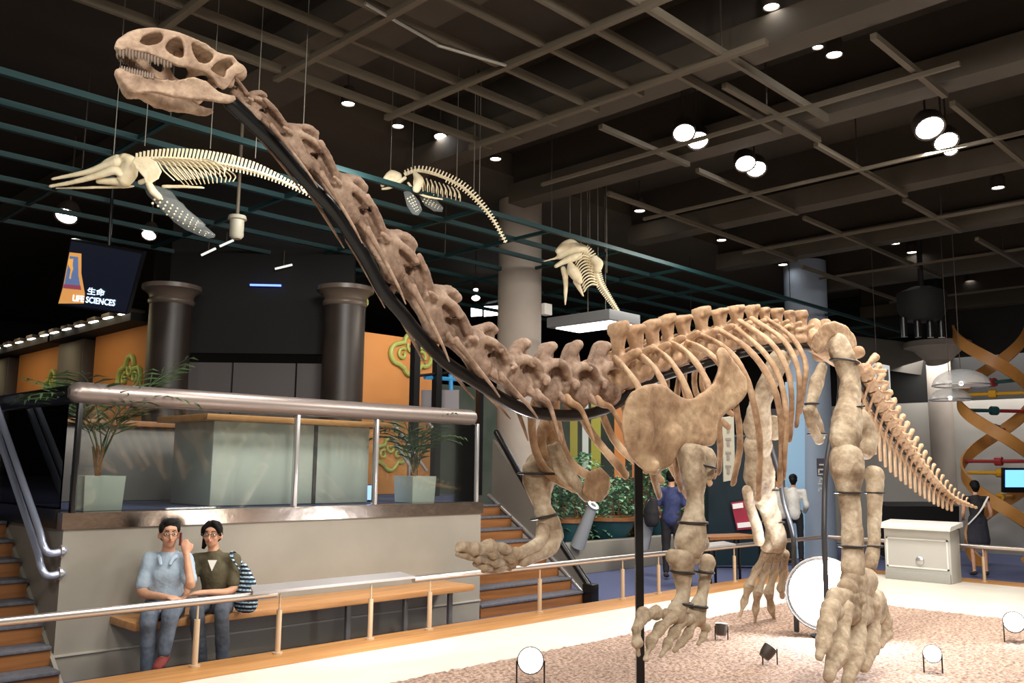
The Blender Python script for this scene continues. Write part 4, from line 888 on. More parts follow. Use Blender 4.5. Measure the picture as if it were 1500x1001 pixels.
# pixel lists straight in photo coordinates
wbone('skull',[[(560,272,3),(566,262,5),(574,256,7),(583,258,6)],[(572,268,4),(580,266,5),(588,264,4)]],P2,pz,dep=d2,vox=.01)
wbone('lower_jaw',[[(561,278,2,-.05),(572,276,2.5,-.05),(585,268,3,-.05),(594,262,3,-.05)],[(563,276,1.5,.05),(578,272,2,.05)]],P2,pz,dep=d2,vox=.01)
sp=curve([V((x,y,0)) for x,y in ((592,256),(610,250),(630,253),(655,262),(680,276),(702,297),(722,322),(741,356))],8); sp=arc(sp,40)
for i in range(40):
    a,c=sp[i],sp[i+1]; t=i/40; m_=(a+c)/2; pa,pc,pm=P2(a.x,a.y),P2(c.x,c.y),P2(m_.x,m_.y); r=(2.2*(1-t)**.6+.8)*d2/F
    b=bmesh.new(); sweep(b,[pa.lerp(pc,.06),pm,pa.lerp(pc,.94)],[r,r*.85,r],8,cf); n_=V((-(c.y-a.y),(c.x-a.x),0)).normalized(); n_=n_ if n_.y<0 else -n_
    sl=(4+5*math.sin(math.pi*min(1,t+.15)))*(1-.35*t); sweep(b,[pm,P2(m_.x+n_.x*sl+1,m_.y+n_.y*sl)],[(.004,.009),(.004,.008)],6,cf)
    if t>.3: s2=5*(1-t)+2.5; sweep(b,[pm,P2(m_.x-n_.x*s2,m_.y-n_.y*s2)],[(.004,.009),(.003,.006)],6,cf)
    if .1<t: 
        for sg in (-1,1): sweep(b,[pm,pm+cf*sg*.08*(1-t*.7)],[.007,.005],6)
    obj('vertebra',b,M['white_bone'],pz)
for k in range(11):
    x=606+k*6.2; y=256+k*2.0
    for sg in (-1,1):
        pts=[P2(x,y)]+[P2(x+2+k*.3,y+o1)+cf*sg*o2 for o1,o2 in ((8,.09),(16,.13),(24-k*.9,.1))]; b=bmesh.new(); csweep(b,pts,[.008,.008,.007,.005],6,cf,4); obj('rib',b,M['white_bone'],pz)
wbone('shoulder_blade',[[(610,258,4,-.12),(616,268,7,-.14),(612,280,6,-.14)]],P2,pz,dep=d2,vox=.01)
wbone('breastbone',[[(598,268,2),(608,280,2),(625,288,2),(648,292,1.5)]],P2,pz,dep=d2,vox=.009)
flipper(P2,[(593,284),(600,281),(608,288),(616,298),(620,310),(614,318),(606,316),(598,304)],pz,fdots((602,290),(614,313),3,6,4.5,0,1.3),d2,sh=-.12)
flipper(P2,[(612,284),(625,283),(638,290),(648,302),(646,308),(634,307),(620,298)],pz,fdots((618,288),(643,303),3,6,4.2,0,1.3),d2,sh=.14)
wires(pz,[P2(572,250),P2(604,248),P2(669,265),P2(702,294),P2(694,288)])
# third
d3=12.5; P3=Dp(d3); pt=thing('dolphin_skeleton','cream stub-nosed dolphin skeleton seen from the front, hanging above the rectangular light box','skeleton',P3(860,400))
z6=lambda L:[(780+a[0]/6.256,320+a[1]/6.256)+tuple(a[2:]) for a in L]
wbone('skull',[z6([(230,300,4),(290,250,6),(350,225,6),(400,260,7)]),z6([(250,350,5),(330,310,7),(420,280,7),(470,270,5)]),z6([(100,395,1.2),(180,375,1.6),(250,355,3)]),z6([(440,250,4),(490,290,4)])],P3,pt,dep=d3,vox=.012)
wbone('lower_jaw',[z6([(210,445,3,-.1),(270,410,4,-.1),(350,375,6,-.1),(420,350,6,-.05)])],P3,pt,dep=d3,vox=.012)
wbone('shoulder_blade',[z6([(340,420,4,-.1),(360,480,9,-.12),(400,540,8,-.12),(430,590,4,-.1)]),z6([(560,380,6,-.1),(600,420,7,-.1),(590,470,6,-.1)]),z6([(280,460,4),(300,520,5)])],P3,pt,dep=d3,vox=.012)
sp=curve([V((*p,0)) for p in z6([(460,290),(520,340),(560,420),(590,520),(620,600),(670,680),(730,770),(795,865)])],6); sp=arc(sp,34)
for i in range(34):
    a,c=sp[i],sp[i+1]; t=i/34; m_=(a+c)/2; pa,pc,pm=P3(a.x,a.y),P3(c.x,c.y),P3(m_.x,m_.y); r=(3.0*(1-t)**.5+1)*d3/F
    b=bmesh.new(); sweep(b,[pa.lerp(pc,.05),pm,pa.lerp(pc,.95)],[r,r*.85,r],8,cf); n_=V((-(c.y-a.y),(c.x-a.x),0)).normalized(); n_=n_ if n_.x>0 else -n_
    for q_,s_ in ((8*(1-t)+3,1),(7*(1-t)+3,-1)): sweep(b,[pm,P3(m_.x+n_.x*q_*s_,m_.y+n_.y*q_*s_+1)],[(.006,.014),(.006,.01)],6,cf)
    obj('vertebra',b,M['white_bone'],pt)
for k in range(11):
    cx,cy=z6([(470+k*8,370+k*26)])[0]
    for sg in (-1,1):
        pts=[P3(cx+8,cy-2),P3(cx-1,cy-4)+cf*sg*.08,P3(cx-9,cy+1)+cf*sg*.12,P3(cx-12,cy+7)+cf*sg*.1]; b=bmesh.new(); csweep(b,pts,[.010,.010,.009,.007],6,cf,4); obj('rib',b,M['white_bone'],pt)
wbone('flipper_bones',[z6([(300,530,4.5),(305,620,3.6),(302,700,2.8),(300,795,1.2)])],P3,pt,dep=d3,vox=.012)
wbone('flipper_bones',[z6([(400,580,5),(430,640,3.5),(465,712,1.5)])],P3,pt,dep=d3,vox=.012)
wires(pt,[P3(835,360),P3(851,358),P3(864,372),P3(876,385),P3(889,400)])
# ================================================================ PEOPLE
def clothm(n,c,c2=None): return mat('cloth_'+n,c,.85,col2=c2 or tuple(min(1,x*1.18) for x in c),scale=14,bump=.25,bscale=40)
def person(lab,base,yaw,J,shirt,pants,shoe,sleeve='short',hair='short',face=True,skirt=False,head_yaw=0,head_tilt=0,sc=1.0,col_collar=None,fem=False,vox=.011,bare_feet=False,name='person'):
    Fw=V((math.cos(yaw),math.sin(yaw),0)); R_=V((-Fw.y,Fw.x,0)); B=V(base)
    def T(p): return B+(R_*p[0]+Fw*p[1]+V((0,0,p[2])))*sc
    t=thing(name,lab,'person',B)
    k=.86 if fem else 1.0
    pel,che,nk,hd=J['pel'],J['che'],J['nek'],J['hd']
    b=bmesh.new()
    def limb(pts,rr,n=4,bm=None,hint=None): csweep(bm if bm else b,[T(p) for p in pts],[ (r[0]*sc,r[1]*sc) if isinstance(r,tuple) else r*sc for r in rr],12,hint or R_,n)
    limb([pel,((pel[0]+che[0])/2,(pel[1]+che[1])/2,(pel[2]+che[2])/2),che,(nk[0],nk[1],nk[2]-.05)],[(.125*k,.085),(.105*k,.08),(.13*k,.09),(.08*k,.06)])
    limb([(nk[0],nk[1],nk[2]-.06),(hd[0],hd[1]-.02,hd[2]-.05)],[.055*k,.05*k])
    for s in 'RL':
        limb([J['sh'+s],J['el'+s],J['wr'+s]],[.05*k,.042*k,.027*k],5)
        # hand : palm and five fingers
        w=V(J['wr'+s]); h=V(J['ha'+s]); d=(h-w).normalized(); up=V((0,0,1)) if abs(d.z)<.8 else V((0,1,0)); sd=d.cross(up).normalized(); nn=sd.cross(d)
        pc=w+d*.05; limb([tuple(w),tuple(pc+d*.03)],[(.026,.026),(.04*k,.018)],3,hint=(R_*sd.x+Fw*sd.y+V((0,0,sd.z))))
        curl=J.get('curl',.5)
        for i,(o,l) in enumerate(((-.028,.055),(-.010,.068),(.009,.066),(.027,.052))):
            a=pc+d*.03+sd*o; m_=a+d*l*.55-nn*l*.15*curl; e=m_+d*l*.4-nn*l*.5*curl; limb([tuple(a),tuple(m_),tuple(e)],[.0095,.009,.0075],2)
        a=pc-d*.02+sd*(-.034); limb([tuple(a),tuple(a+d*.03-sd*.022),tuple(a+d*.058-sd*.020-nn*.012)],[.012,.011,.009],2)
        q1,q2,q3=V(J['hip'+s]),V(J['kn'+s]),V(J['an'+s]); limb([tuple(q1),tuple(q1.lerp(q2,.5)),tuple(q2),tuple(q2.lerp(q3,.5)),tuple(q3)],[.068*k,.058*k,.044*k,.038,.03],4)
        an,to=V(J['an'+s]),V(J['to'+s]); limb([tuple(an-(to-an).normalized()*.03-V((0,0,.03))),tuple(an*.5+to*.5-V((0,0,.01))),tuple(to)],[(.035,.035),(.042,.03),(.03,.018)],3)
    # head
    hm=Matrix.Rotation(yaw+head_yaw-math.pi/2,4,'Z')@Matrix.Rotation(head_tilt,4,'Y'); Hc=T(hd)
    def Hp(x,y,z): return Hc+hm@V((x*sc,y*sc,z*sc))
    hs=.95 if fem else 1
    def E(c,r): ell(b,Hp(*[q*hs for q in c]),tuple(q*hs*sc for q in r),hm)
    E((0,-.005,.025),(.074,.092,.088)); E((0,.02,-.045),(.054,.062,.062)); E((0,.045,-.078),(.028,.028,.024))
    if face:
        csweep(b,[Hp(0,.082,.02),Hp(0,.100,-.012),Hp(0,.106,-.026)],[.008,.011,.014],8,R_,2)
        for s in (-1,1): E((s*.078,-.005,-.01),(.012,.022,.032)); E((s*.038,.06,-.02),(.024,.022,.022))
        E((0,.076,.05),(.052,.016,.012)); E((0,.082,-.052),(.022,.012,.010))
    b=remesh(b,vox*sc,2,0); body=obj('body',b,M['skin'],t,angle=180)
    if face:
        for s in (-1,1):
            b=bmesh.new(); ell(b,Hp(s*.03,.079,.008),(.014,.008,.007),hm,12); e=obj('eye',b,mat('eye_white',S(225,220,212),.3),t); b=bmesh.new(); ell(b,Hp(s*.03,.086,.008),(.006,.003,.006),hm,10); obj('iris',b,M['hair'],e)
            b=bmesh.new(); csweep(b,[Hp(s*.014,.088,.030),Hp(s*.03,.09,.035),Hp(s*.048,.080,.029)],[.003,.004,.002],6,R_,3); obj('eyebrow',b,M['hair'],t)
        b=bmesh.new(); csweep(b,[Hp(-.022,.087,-.05),Hp(0,.095,-.048),Hp(.022,.087,-.05)],[.004,.007,.004],8,V((0,0,1)),3); obj('lips',b,mat('lips',S(170,96,88),.5),t)
        g=bmesh.new()
        for s in (-1,1): sweep(g,[Hp(s*.033+.021*math.cos(a),.098,.006+.015*math.sin(a)) for a in [2*math.pi*i/14 for i in range(14)]],.0022,6,closed=True); sweep(g,[Hp(s*.054,.096,.012),Hp(s*.078,.05,.012),Hp(s*.08,.0,.01)],.0022,6)
        sweep(g,[Hp(-.012,.1,.01),Hp(.012,.1,.01)],.0022,6); obj('glasses',g,M['black_steel'],t)
    # hair
    b=bmesh.new()
    def H_(c,r): ell(b,Hp(*[q*hs for q in c]),tuple(q*hs*sc for q in r),hm)
    H_((0,-.018,.052),(.083,.093,.078)); H_((0,-.045,.01),(.080,.066,.085))
    for s in (-1,1): H_((s*.058,.0,.045),(.026,.06,.045))
    H_((0,.036,.098),(.056,.036,.026))
    if hair=='tail':
        for s in (-1,1): csweep(b,[Hp(s*.02,.062,.105),Hp(s*.06,.066,.06),Hp(s*.078,.035,.0)],[.02,.018,.012],8,R_,3)
        csweep(b,[Hp(.03,-.09,.03),Hp(.07,-.09,-.03),Hp(.085,-.06,-.11)],[.035,.035,.018],8,R_,4)
    if hair=='bun': H_((0,-.09,-.0),(.05,.05,.05)); H_((0,-.05,-.04),(.06,.05,.06))
    b=remesh(b,.008*sc,2,.004,30); obj('hair',b,M['hair'],t,angle=180)
    # shirt
    b=bmesh.new(); e_=.016
    limb([(pel[0],pel[1],pel[2]-.02),((pel[0]+che[0])/2,(pel[1]+che[1])/2,(pel[2]+che[2])/2),che,(nk[0],nk[1],nk[2]-.045)],[(.14*k+e_,.11+e_),(.118*k+e_,.095+e_),(.135*k+e_,.098+e_),(.06*k+e_,.06+e_*.5)])
    limb([J['shR'],(nk[0],nk[1],nk[2]-.065),J['shL']],[.048*k+e_,.05,.048*k+e_],3,hint=V((0,0,1)))
    for s in 'RL':
        a,c=V(J['sh'+s]),V(J['el'+s])
        if sleeve=='none': continue
        en=a.lerp(c,.78 if sleeve=='short' else 1.0); limb([tuple(a),tuple(a.lerp(en,.5)),tuple(en)],[.052*k+e_,.044*k+e_,.046*k+e_],3)
        if sleeve=='long': limb([tuple(c),J['wr'+s]],[.05*k+e_,.035+e_*.5],3)
    b=remesh(b,vox*sc,2,.006,12,3); obj('dress' if skirt else 'shirt',b,shirt,t,angle=180)
    if col_collar:
        b=bmesh.new()
        for s in (-1,1): csweep(b,[T((nk[0]+s*.02,nk[1]-.075,nk[2]-.01)),T((nk[0]+s*.078,nk[1]+.0,nk[2]-.03)),T((nk[0]+s*.05,nk[1]+.085,nk[2]-.06)),T((nk[0]+s*.035,nk[1]+.115,nk[2]-.1))],[(.005,.016),(.006,.018),(.006,.017),(.005,.012)],8,Fw,4)
        obj('collar',b,col_collar,t,angle=180)
    # trousers
    b=bmesh.new(); limb([(pel[0],pel[1],pel[2]+.03),(pel[0],pel[1]+.02,pel[2]-.06)],[(.165*k,.115),(.16*k,.115)],2)
    if skirt: limb([(pel[0],pel[1],pel[2]+.05),(0,0,.62)],[(.16,.12),(.2,.15)],3)
    else:
        for s in 'RL': a=V(J['kn'+s]); c=V(J['an'+s]); limb([J['hip'+s],tuple(V(J['hip'+s]).lerp(a,.5)),tuple(a),tuple(a.lerp(c,.5)),tuple(a.lerp(c,.93))],[.088*k,.08*k,.068*k,.058,.05],4)
    b=remesh(b,vox*sc,2,.006,12,5); obj('skirt' if skirt else 'trousers',b,pants,t,angle=180)
    for s in 'RL':
        b=bmesh.new(); an,to=V(J['an'+s]),V(J['to'+s]); dd=(to-an); dd=dd.normalized()
        limb([tuple(an-dd*.035-V((0,0,.035))),tuple(an.lerp(to,.5)-V((0,0,.015))),tuple(to)],[(.042,.040),(.048,.036),(.036,.024)],3); b=remesh(b,vox*sc,2,0); obj('shoe',b,shoe,t,angle=180)
    return t,T,Hp
JE=clothm('jeans',S(84,94,108),S(100,110,124)); JD=clothm('dark_jeans',S(70,76,86))
shw=clothm('shoe_dark',S(46,44,46)); shr=clothm('shoe_red',S(120,48,44))
mb=PY(7.30,243,880); mb.z=0
man,T1,H1=person('seated man in a pale blue polo shirt and glasses holding a phone to his cheek',mb,math.radians(-122),
 dict(pel=(0,.02,.56),che=(.0,.05,.83),nek=(.0,.05,1.0),hd=(.005,.08,1.13),shR=(-.135,.03,.925),elR=(-.175,.10,.69),wrR=(.04,.31,.66),haR=(.17,.36,.655),
  shL=(.135,.03,.925),elL=(.205,.22,.74),wrL=(.155,.15,.97),haL=(.125,.10,1.09),hipR=(-.07,.06,.55),knR=(-.06,.45,.535),anR=(-.045,.43,.10),toR=(-.08,.57,.04),
  hipL=(.075,.06,.55),knL=(.10,.46,.57),anL=(.07,.50,.26),toL=(.04,.61,.19)),
 clothm('pale_blue',S(158,176,192),S(170,188,204)),JE,shr,col_collar=clothm('collar_blue',S(172,190,206)),head_yaw=math.radians(14))
ph=thing('mobile_phone','dark red mobile phone held at the seated man\'s cheek','phone',T1((.10,.11,1.09)))
b=bmesh.new(); obox(b,T1((.098,.115,1.095)),(.026,.008,.05),math.radians(-122)); obj('case',b,mat('phone_red',S(90,24,28),.3),ph)
wb=PY(7.28,314,880); wb.z=0
wom,T2,H2=person('seated woman in an olive top and glasses leaning beside the man on the bench',wb,math.radians(-126),
 dict(pel=(.03,.02,.56),che=(.0,.06,.82),nek=(-.01,.07,.985),hd=(-.03,.10,1.11),shR=(-.16,.05,.90),elR=(-.20,.16,.68),wrR=(-.18,.34,.63),haR=(-.22,.42,.62),
  shL=(.15,.05,.90),elL=(.17,.14,.67),wrL=(-.04,.31,.665),haL=(-.17,.36,.66),hipR=(-.07,.06,.55),knR=(-.06,.46,.54),anR=(-.02,.36,.10),toR=(-.05,.49,.04),
  hipL=(.10,.06,.55),knL=(.13,.46,.53),anL=(.15,.40,.10),toL=(.15,.54,.04)),
 clothm('olive',S(74,68,48),S(88,80,58)),JD,shw,hair='tail',fem=True,head_yaw=math.radians(-6))
b=bmesh.new(); vs=[b.verts.new(T2(p)) for p in ((-.045,.175,.91),(.03,.175,.91),(-.005,.192,.82))]; b.faces.new(vs); obj('white_undershirt',b,M['white'],wom,smooth=False)
# striped bag
def stripe_mat():
    m=mat('striped_cloth',S(20,24,34),.8); nt=m.node_tree; bb=nt.nodes['Principled BSDF']; tc=nt.nodes.new('ShaderNodeTexCoord'); sp_=nt.nodes.new('ShaderNodeSeparateXYZ')
    a=nt.nodes.new('ShaderNodeMath'); a.operation='MULTIPLY'; a.inputs[1].default_value=30; s=nt.nodes.new('ShaderNodeMath'); s.operation='FRACT'
    g=nt.nodes.new('ShaderNodeMath'); g.operation='GREATER_THAN'; g.inputs[1].default_value=.55; w_=nt.nodes.new('ShaderNodeTexChecker'); w_.inputs['Scale'].default_value=45
    w_.inputs['Color1'].default_value=(*S(190,215,225),1); w_.inputs['Color2'].default_value=(*S(110,150,180),1)
    mx=nt.nodes.new('ShaderNodeMixRGB'); mx.inputs[1].default_value=(*S(18,22,32),1); L=nt.links.new
    L(tc.outputs['Object'],sp_.inputs[0]); L(sp_.outputs['Z'],a.inputs[0]); L(a.outputs[0],s.inputs[0]); L(s.outputs[0],g.inputs[0]); L(g.outputs[0],mx.inputs[0]); L(tc.outputs['Object'],w_.inputs['Vector']); L(w_.outputs[0],mx.inputs[2]); L(mx.outputs[0],bb.inputs['Base Color']); return m
bg=thing('shoulder_bag','black and pale blue striped cloth shoulder bag hanging at the seated woman\'s side','bag',T2((.27,.08,.5)))
b=bmesh.new(); csweep(b,[T2((.235,.10,.86)),T2((.26,.10,.75)),T2((.27,.12,.62)),T2((.27,.12,.53))],[(.03,.02),(.09,.045),(.13,.075),(.12,.065)],16,V((math.cos(-2.2+.9),math.sin(-2.2+.9),0)),5); b=remesh(b,.009,3,.006,14,8); sm=stripe_mat(); obj('bag_body',b,sm,bg,angle=180)
b=bmesh.new(); csweep(b,[T2((.22,.16,.82)),T2((.15,.15,.92)),T2((.13,.06,.965)),T2((.16,-.05,.93)),T2((.25,.0,.8))],[(.006,.014)]*5,8,V((0,0,1)),5); obj('bag_strap',b,sm,bg)
def standing(h=.0,arm=.12):
    return dict(pel=(0,0,.95),che=(0,.02,1.25),nek=(0,.02,1.43),hd=(0,.05,1.57),shR=(-.18,.02,1.36),elR=(-.23,0,1.1),wrR=(-.2,.16,.98),haR=(-.16,.26,1.0),shL=(.18,.02,1.36),elL=(.23,0,1.1),wrL=(.2,.16,.98),haL=(.16,.26,1.0),
     hipR=(-.09,0,.92),knR=(-.1,.03,.5),anR=(-.1,0,.1),toR=(-.12,.14,.04),hipL=(.09,0,.92),knL=(.1,.03,.5),anL=(.1,0,.1),toL=(.12,.14,.04))
DK=clothm('black',S(34,32,36))
p=PZ(0,985,850); bp_,T3,_=person('standing visitor in a navy shirt seen from behind, left of the front leg bones',(p.x,p.y,0),math.radians(20),standing(),clothm('navy',S(44,52,92),S(54,62,104)),DK,shw,face=False,vox=.018)
sb_=thing('backpack','black shoulder bag carried at the left side of the visitor in navy','bag',T3((.3,-.02,.9)))
b=bmesh.new(); csweep(b,[T3((.27,-.06,1.2)),T3((.31,-.04,1.05)),T3((.31,-.04,.88))],[(.06,.08),(.1,.14),(.1,.13)],12,V((1,0,0)),4); b=remesh(b,.02,2,.006,10); obj('bag_body',b,DK,sb_,angle=180)
p=PZ(0,1146,828); person('visitor in a loose white top bending forward, left of the pair behind the rail',(p.x,p.y,0),math.radians(70),standing(),clothm('white_a',S(206,204,196)),DK,shw,sleeve='long',face=False,vox=.02,sc=.98)
p=PZ(0,1166,828); person('visitor in a white top with dark bobbed hair, right of the pair behind the rail',(p.x,p.y,0),math.radians(30),standing(),clothm('white_b',S(214,212,206)),DK,shw,sleeve='long',hair='bun',face=False,fem=True,vox=.02,sc=.97)
p=PZ(0,1437,846); tw,T4,_=person('woman in a black sleeveless dress with a bun, standing by the tail tip',(p.x,p.y,0),math.radians(35),standing(),DK,clothm('black_skirt',S(40,40,50)),shw,sleeve='none',hair='bun',face=False,fem=True,skirt=True,vox=.018,sc=.93)
b=bmesh.new(); csweep(b,[T4((-.16,-.12,1.40)),T4((.0,-.17,1.15)),T4((.2,-.15,.92))],[(.012,.022)]*3,8,V((0,0,1)),4); o=obj('bag_belt',b,M['white'],tw)
# ================================================================ PLINTH AND FLOOR LAMPS
y1=PX(12.8,1293,848).y; y0=PX(12.8,1397,852).y; zt=PX(12.8,1345,768).z
pl=thing('plinth','pale grey plinth with a white top and round metal knob right of the hind legs','plinth',(13,(y0+y1)/2,PT))
b=bmesh.new(); box(b,(12.84,y0+.03,PT),(13.2,y1-.03,zt-.07),.006); obj('body',b,mat('plinth_grey',S(186,184,178),.5),pl)
b=bmesh.new(); slab(b,[[(12.72,zt-.075),(13.22,zt-.03),(13.22,zt+.03),(12.76,zt-.015),(12.72,zt-.04)]],lambda x,z:V((x,y0-.02,z)),lambda x,z:V((x,y1+.02,z))); obj('top',b,M['white'],pl)
b=bmesh.new(); zb,zu=PT+.17,zt-.2
for (a,c,d,e) in ((y0+.06,y0+.08,zb,zu),(y1-.08,y1-.06,zb,zu),(y0+.06,y1-.06,zb,zb+.02),(y0+.06,y1-.06,zu-.02,zu)): box(b,(12.828,a,d),(12.845,c,e))
obj('panel_frame',b,M['white'],pl)
b=bmesh.new(); box(b,(12.80,y0+.04,PT),(12.845,y1-.04,PT+.12),.004); obj('kick_board',b,mat('kick',S(160,158,152),.6),pl)
kp=PX(12.82,1347,822); b=bmesh.new(); lathe(b,(12.842,kp.y,kp.z),[(0,-.0),(.055,0),(.055,-.02),(.035,-.035),(0,-.035)],20,V((1,0,0))); obj('knob',b,M['chrome'],pl)
def floorlamp(x,y,lab,r=.045,on_=True,aim=(0,0,1),big=False,z0=PT+.02):
    t=thing('floor_spotlight',lab,'floor light',(x,y,z0)); A=V(aim).normalized(); c=V((x,y,z0+.05+r*1.5))
    b=bmesh.new(); lathe(b,c,[(0,-r*1.6),(r*.8,-r*1.6),(r,-r*.9),(r*1.06,r*.3),(r*.98,r*.35),(r*.95,r*.2),(0,r*.2)],20,A); obj('can',b,M['lampb'],t)
    b=bmesh.new(); lathe(b,c+A*r*.24,[(0,0),(r*.93,0),(r*.93,.008),(0,.012)],20,A); obj('lens',b,M['emitB'] if on_ else M['white'],t)
    b=bmesh.new()
    for s in (-1,1): sweep(b,[c+V((.7*s*r*1.1,-.7*s*r*1.1,0)),V((x+.7*s*r*1.1,y-.7*s*r*1.1,z0+.005)),V((x,y,z0+.005))],.006,6)
    obj('bracket',b,M['black_steel'],t); return c
TC=V((0,0,CH))
def toc(x,y,z=.4,k=.6): v=(TC-V((x,y,z))).normalized(); return (v.x,v.y,v.z*k+.15)
p=PZ(.27,1057,934); floorlamp(p.x,p.y,'small lit floor spotlight on the mat between the front hand bones and the clawed foot',.05,True,(.25,.1,1))
p=PZ(.27,1128,970); floorlamp(p.x,p.y,'unlit black cylinder floor spotlight lying on the mat in front of the clawed foot',.05,False,(.5,-.3,.7))
p=PZ(.27,1367,982); floorlamp(p.x,p.y,'lit floor spotlight on the mat to the right of the big hind foot',.062,True,toc(p.x,p.y))
p=PZ(.27,777,1002); floorlamp(p.x,p.y,'glaring floor spotlight on the mat at the bottom centre, left of the steel post',.085,True,toc(p.x,p.y))
p=PZ(.27,1487,938); floorlamp(p.x,p.y,'glaring floor spotlight at the right edge of the mat',.085,True,toc(p.x,p.y))
# the strongest floodlight
p=PZ(.27,1208,930); t=thing('floodlight','dazzling white floodlight on a stand between the two hind legs','floodlight',(p.x,p.y,PT+.02))
A=V(toc(p.x,p.y,.5,.5)).normalized(); c=V((p.x,p.y,PT+.40))
b=bmesh.new(); lathe(b,c,[(0,-.18),(.15,-.18),(.25,-.03),(.325,.03),(.32,.045),(.30,.03),(0,.02)],32,A); obj('reflector',b,M['lampb'],t)
b=bmesh.new(); lathe(b,c+A*.025,[(0,.06),(.15,.05),(.25,.025),(.298,0),(0,-.002)],32,A); obj('lens',b,M['emitB'],t)
b=bmesh.new(); sweep(b,[c-A*.1,V((p.x,p.y,PT+.03))],.02,8); lathe(b,(p.x,p.y,PT+.02),[(0,0),(.12,0),(.12,.02),(0,.02)],20); obj('stand',b,M['black_steel'],t)
# ================================================================ BACKGROUND
q=PD(14,760,560); t=thing('column','thick grey round column rising behind the right staircase to the ceiling','column',(q.x,q.y,0))
b=bmesh.new(); lathe(b,(q.x,q.y,0),[(0,0),(.345,0),(.345,5.94),(0,5.94)],40); obj('shaft',b,M['greycol'],t)
lp=V((q.x+.25,q.y-.25,PD(13.7,790,446).z)); b=bmesh.new(); box(b,(lp.x-.02,lp.y-.08,lp.z-.08),(lp.x+.16,lp.y+.06,lp.z+.1),.01); obj('small_lamp',b,M['white'],t)
q=PD(18,1186,600); t=thing('column','blue-lit round column behind the far hind leg','column',(q.x,q.y,0)); b=bmesh.new(); lathe(b,(q.x,q.y,0),[(0,0),(.42,0),(.42,5.94),(0,5.94)],36); obj('shaft',b,mat('bluelit_col',S(150,164,182),.7),t)  # blue light falling on the column is put into its base colour
q=PD(14.5,1378,600); 
q=PD(20,1378,600); t=thing('column','slim grey round column with a flared head on the right','column',(q.x,q.y,0)); zc=PD(20,1378,528).z
b=bmesh.new(); lathe(b,(q.x,q.y,0),[(0,0),(.25,0),(.25,zc),(0,zc)],30); obj('shaft',b,M['greycol'],t)
b=bmesh.new(); lathe(b,(q.x,q.y,zc),[(0,0),(.26,0),(.52,.25),(.7,.3),(.7,.42),(0,.42)],30); obj('flared_head',b,M['greycol'],t)
b=bmesh.new(); sweep(b,[(q.x,q.y,zc+.4),(q.x,q.y,6.28)],.22,20); obj('neck',b,M['dark'],t)
def bill(name,pts,d,m,lab,cat,th=.04,parent=None,kind=None):
    b=bmesh.new(); slab(b,[pts],lambda x,y:PD(d,x,y),lambda x,y:PD(d,x,y)+cf*th); o=obj(name,b,m,parent,smooth=False)
    if kind: o['kind']=kind
    elif parent is None: tag(o,lab,cat)
    return o
# garden planter
b=bmesh.new(); box(b,(10.3,9.62,0),(15.4,9.85,.5),.01); struct('wall_garden_kerb',b,M['wall'])
gs=thing('planting_bed','raised bed of dark soil behind the grey kerb wall','planting bed',(12.5,10.8,0)); b=bmesh.new(); box(b,(10.35,9.86,0),(15.4,12.2,.46)); obj('soil_bed',b,M['soil'],gs)
def bush(c,R_,n,lab,m,seed,ls=.12):
    random.seed(seed); t=thing('leafy_bush',lab,'plant',(c[0],c[1],c[2])); b=bmesh.new()
    for i in range(n):
        a=random.uniform(0,6.28); rr=R_[0]*random.random()**.5; z=random.uniform(0,R_[1]); k=math.sin(math.pi*(.15+.8*z/R_[1]))**.6
        p=V((c[0]+rr*k*math.cos(a),c[1]+rr*k*math.sin(a),c[2]+z)); d=V((math.cos(a)+random.uniform(-.5,.5),math.sin(a)+random.uniform(-.5,.5),random.uniform(-.3,.9))).normalized(); s=d.cross(V((0,0,1))).normalized(); l=ls*random.uniform(.6,1.4)
        vs=[b.verts.new(v) for v in (p,p+d*l*.4+s*l*.3+V((0,0,.02)),p+d*l*.75+s*l*.2,p+d*l-V((0,0,l*.2)),p+d*l*.75-s*l*.2,p+d*l*.4-s*l*.3+V((0,0,.02)))]; b.faces.new(vs)
    obj('leaves',b,m,t,smooth=False)
    b=bmesh.new()
    for k in range(5): a=k*1.3; sweep(b,[V(c)-V((0,0,.02)),V((c[0]+R_[0]*.4*math.cos(a),c[1]+R_[0]*.4*math.sin(a),c[2]+R_[1]*.7))],[.02,.008],6)
    obj('stems',b,M['riser'],t)
M['leafb']=mat('leaf_bright',S(60,128,84),.5,col2=S(150,190,150),scale=14)
for i,(px,py,d,rx,rz,lab,m) in enumerate(((815,772,14.2,.5,1.0,'dark leafy shrub just right of the stairs in the garden bed','leafd'),(800,790,14.6,.35,.5,'low leafy plant at the left end of the garden bed','leafd'),(850,775,16,.6,1.5,'tall bright shrub behind the raised forefoot','leafb'),(905,775,15.3,.55,1.1,'pale spotted shrub behind the first bowl planter','leafb'),(935,780,16.2,.6,1.7,'tall shrub left of the steel post in the garden bed','leafd'),(965,780,15.6,.5,1.3,'bright green shrub right of the steel post','leafb'),(1000,780,16.5,.6,1.5,'shrub behind the visitor in navy','leafb'),(880,790,14.35,.3,.35,'low round plant spilling over the kerb wall','leafb'),(925,790,14.6,.3,.3,'small pale plant at the middle of the kerb wall','leafd'))):
    q=PD(d,px,py); y=max(q.y,10.0+rx); x=max(10.9,q.x*y/q.y); bush((x,y,.45),(rx,rz),420 if rz>.6 else 200,lab,M[m],20+i)
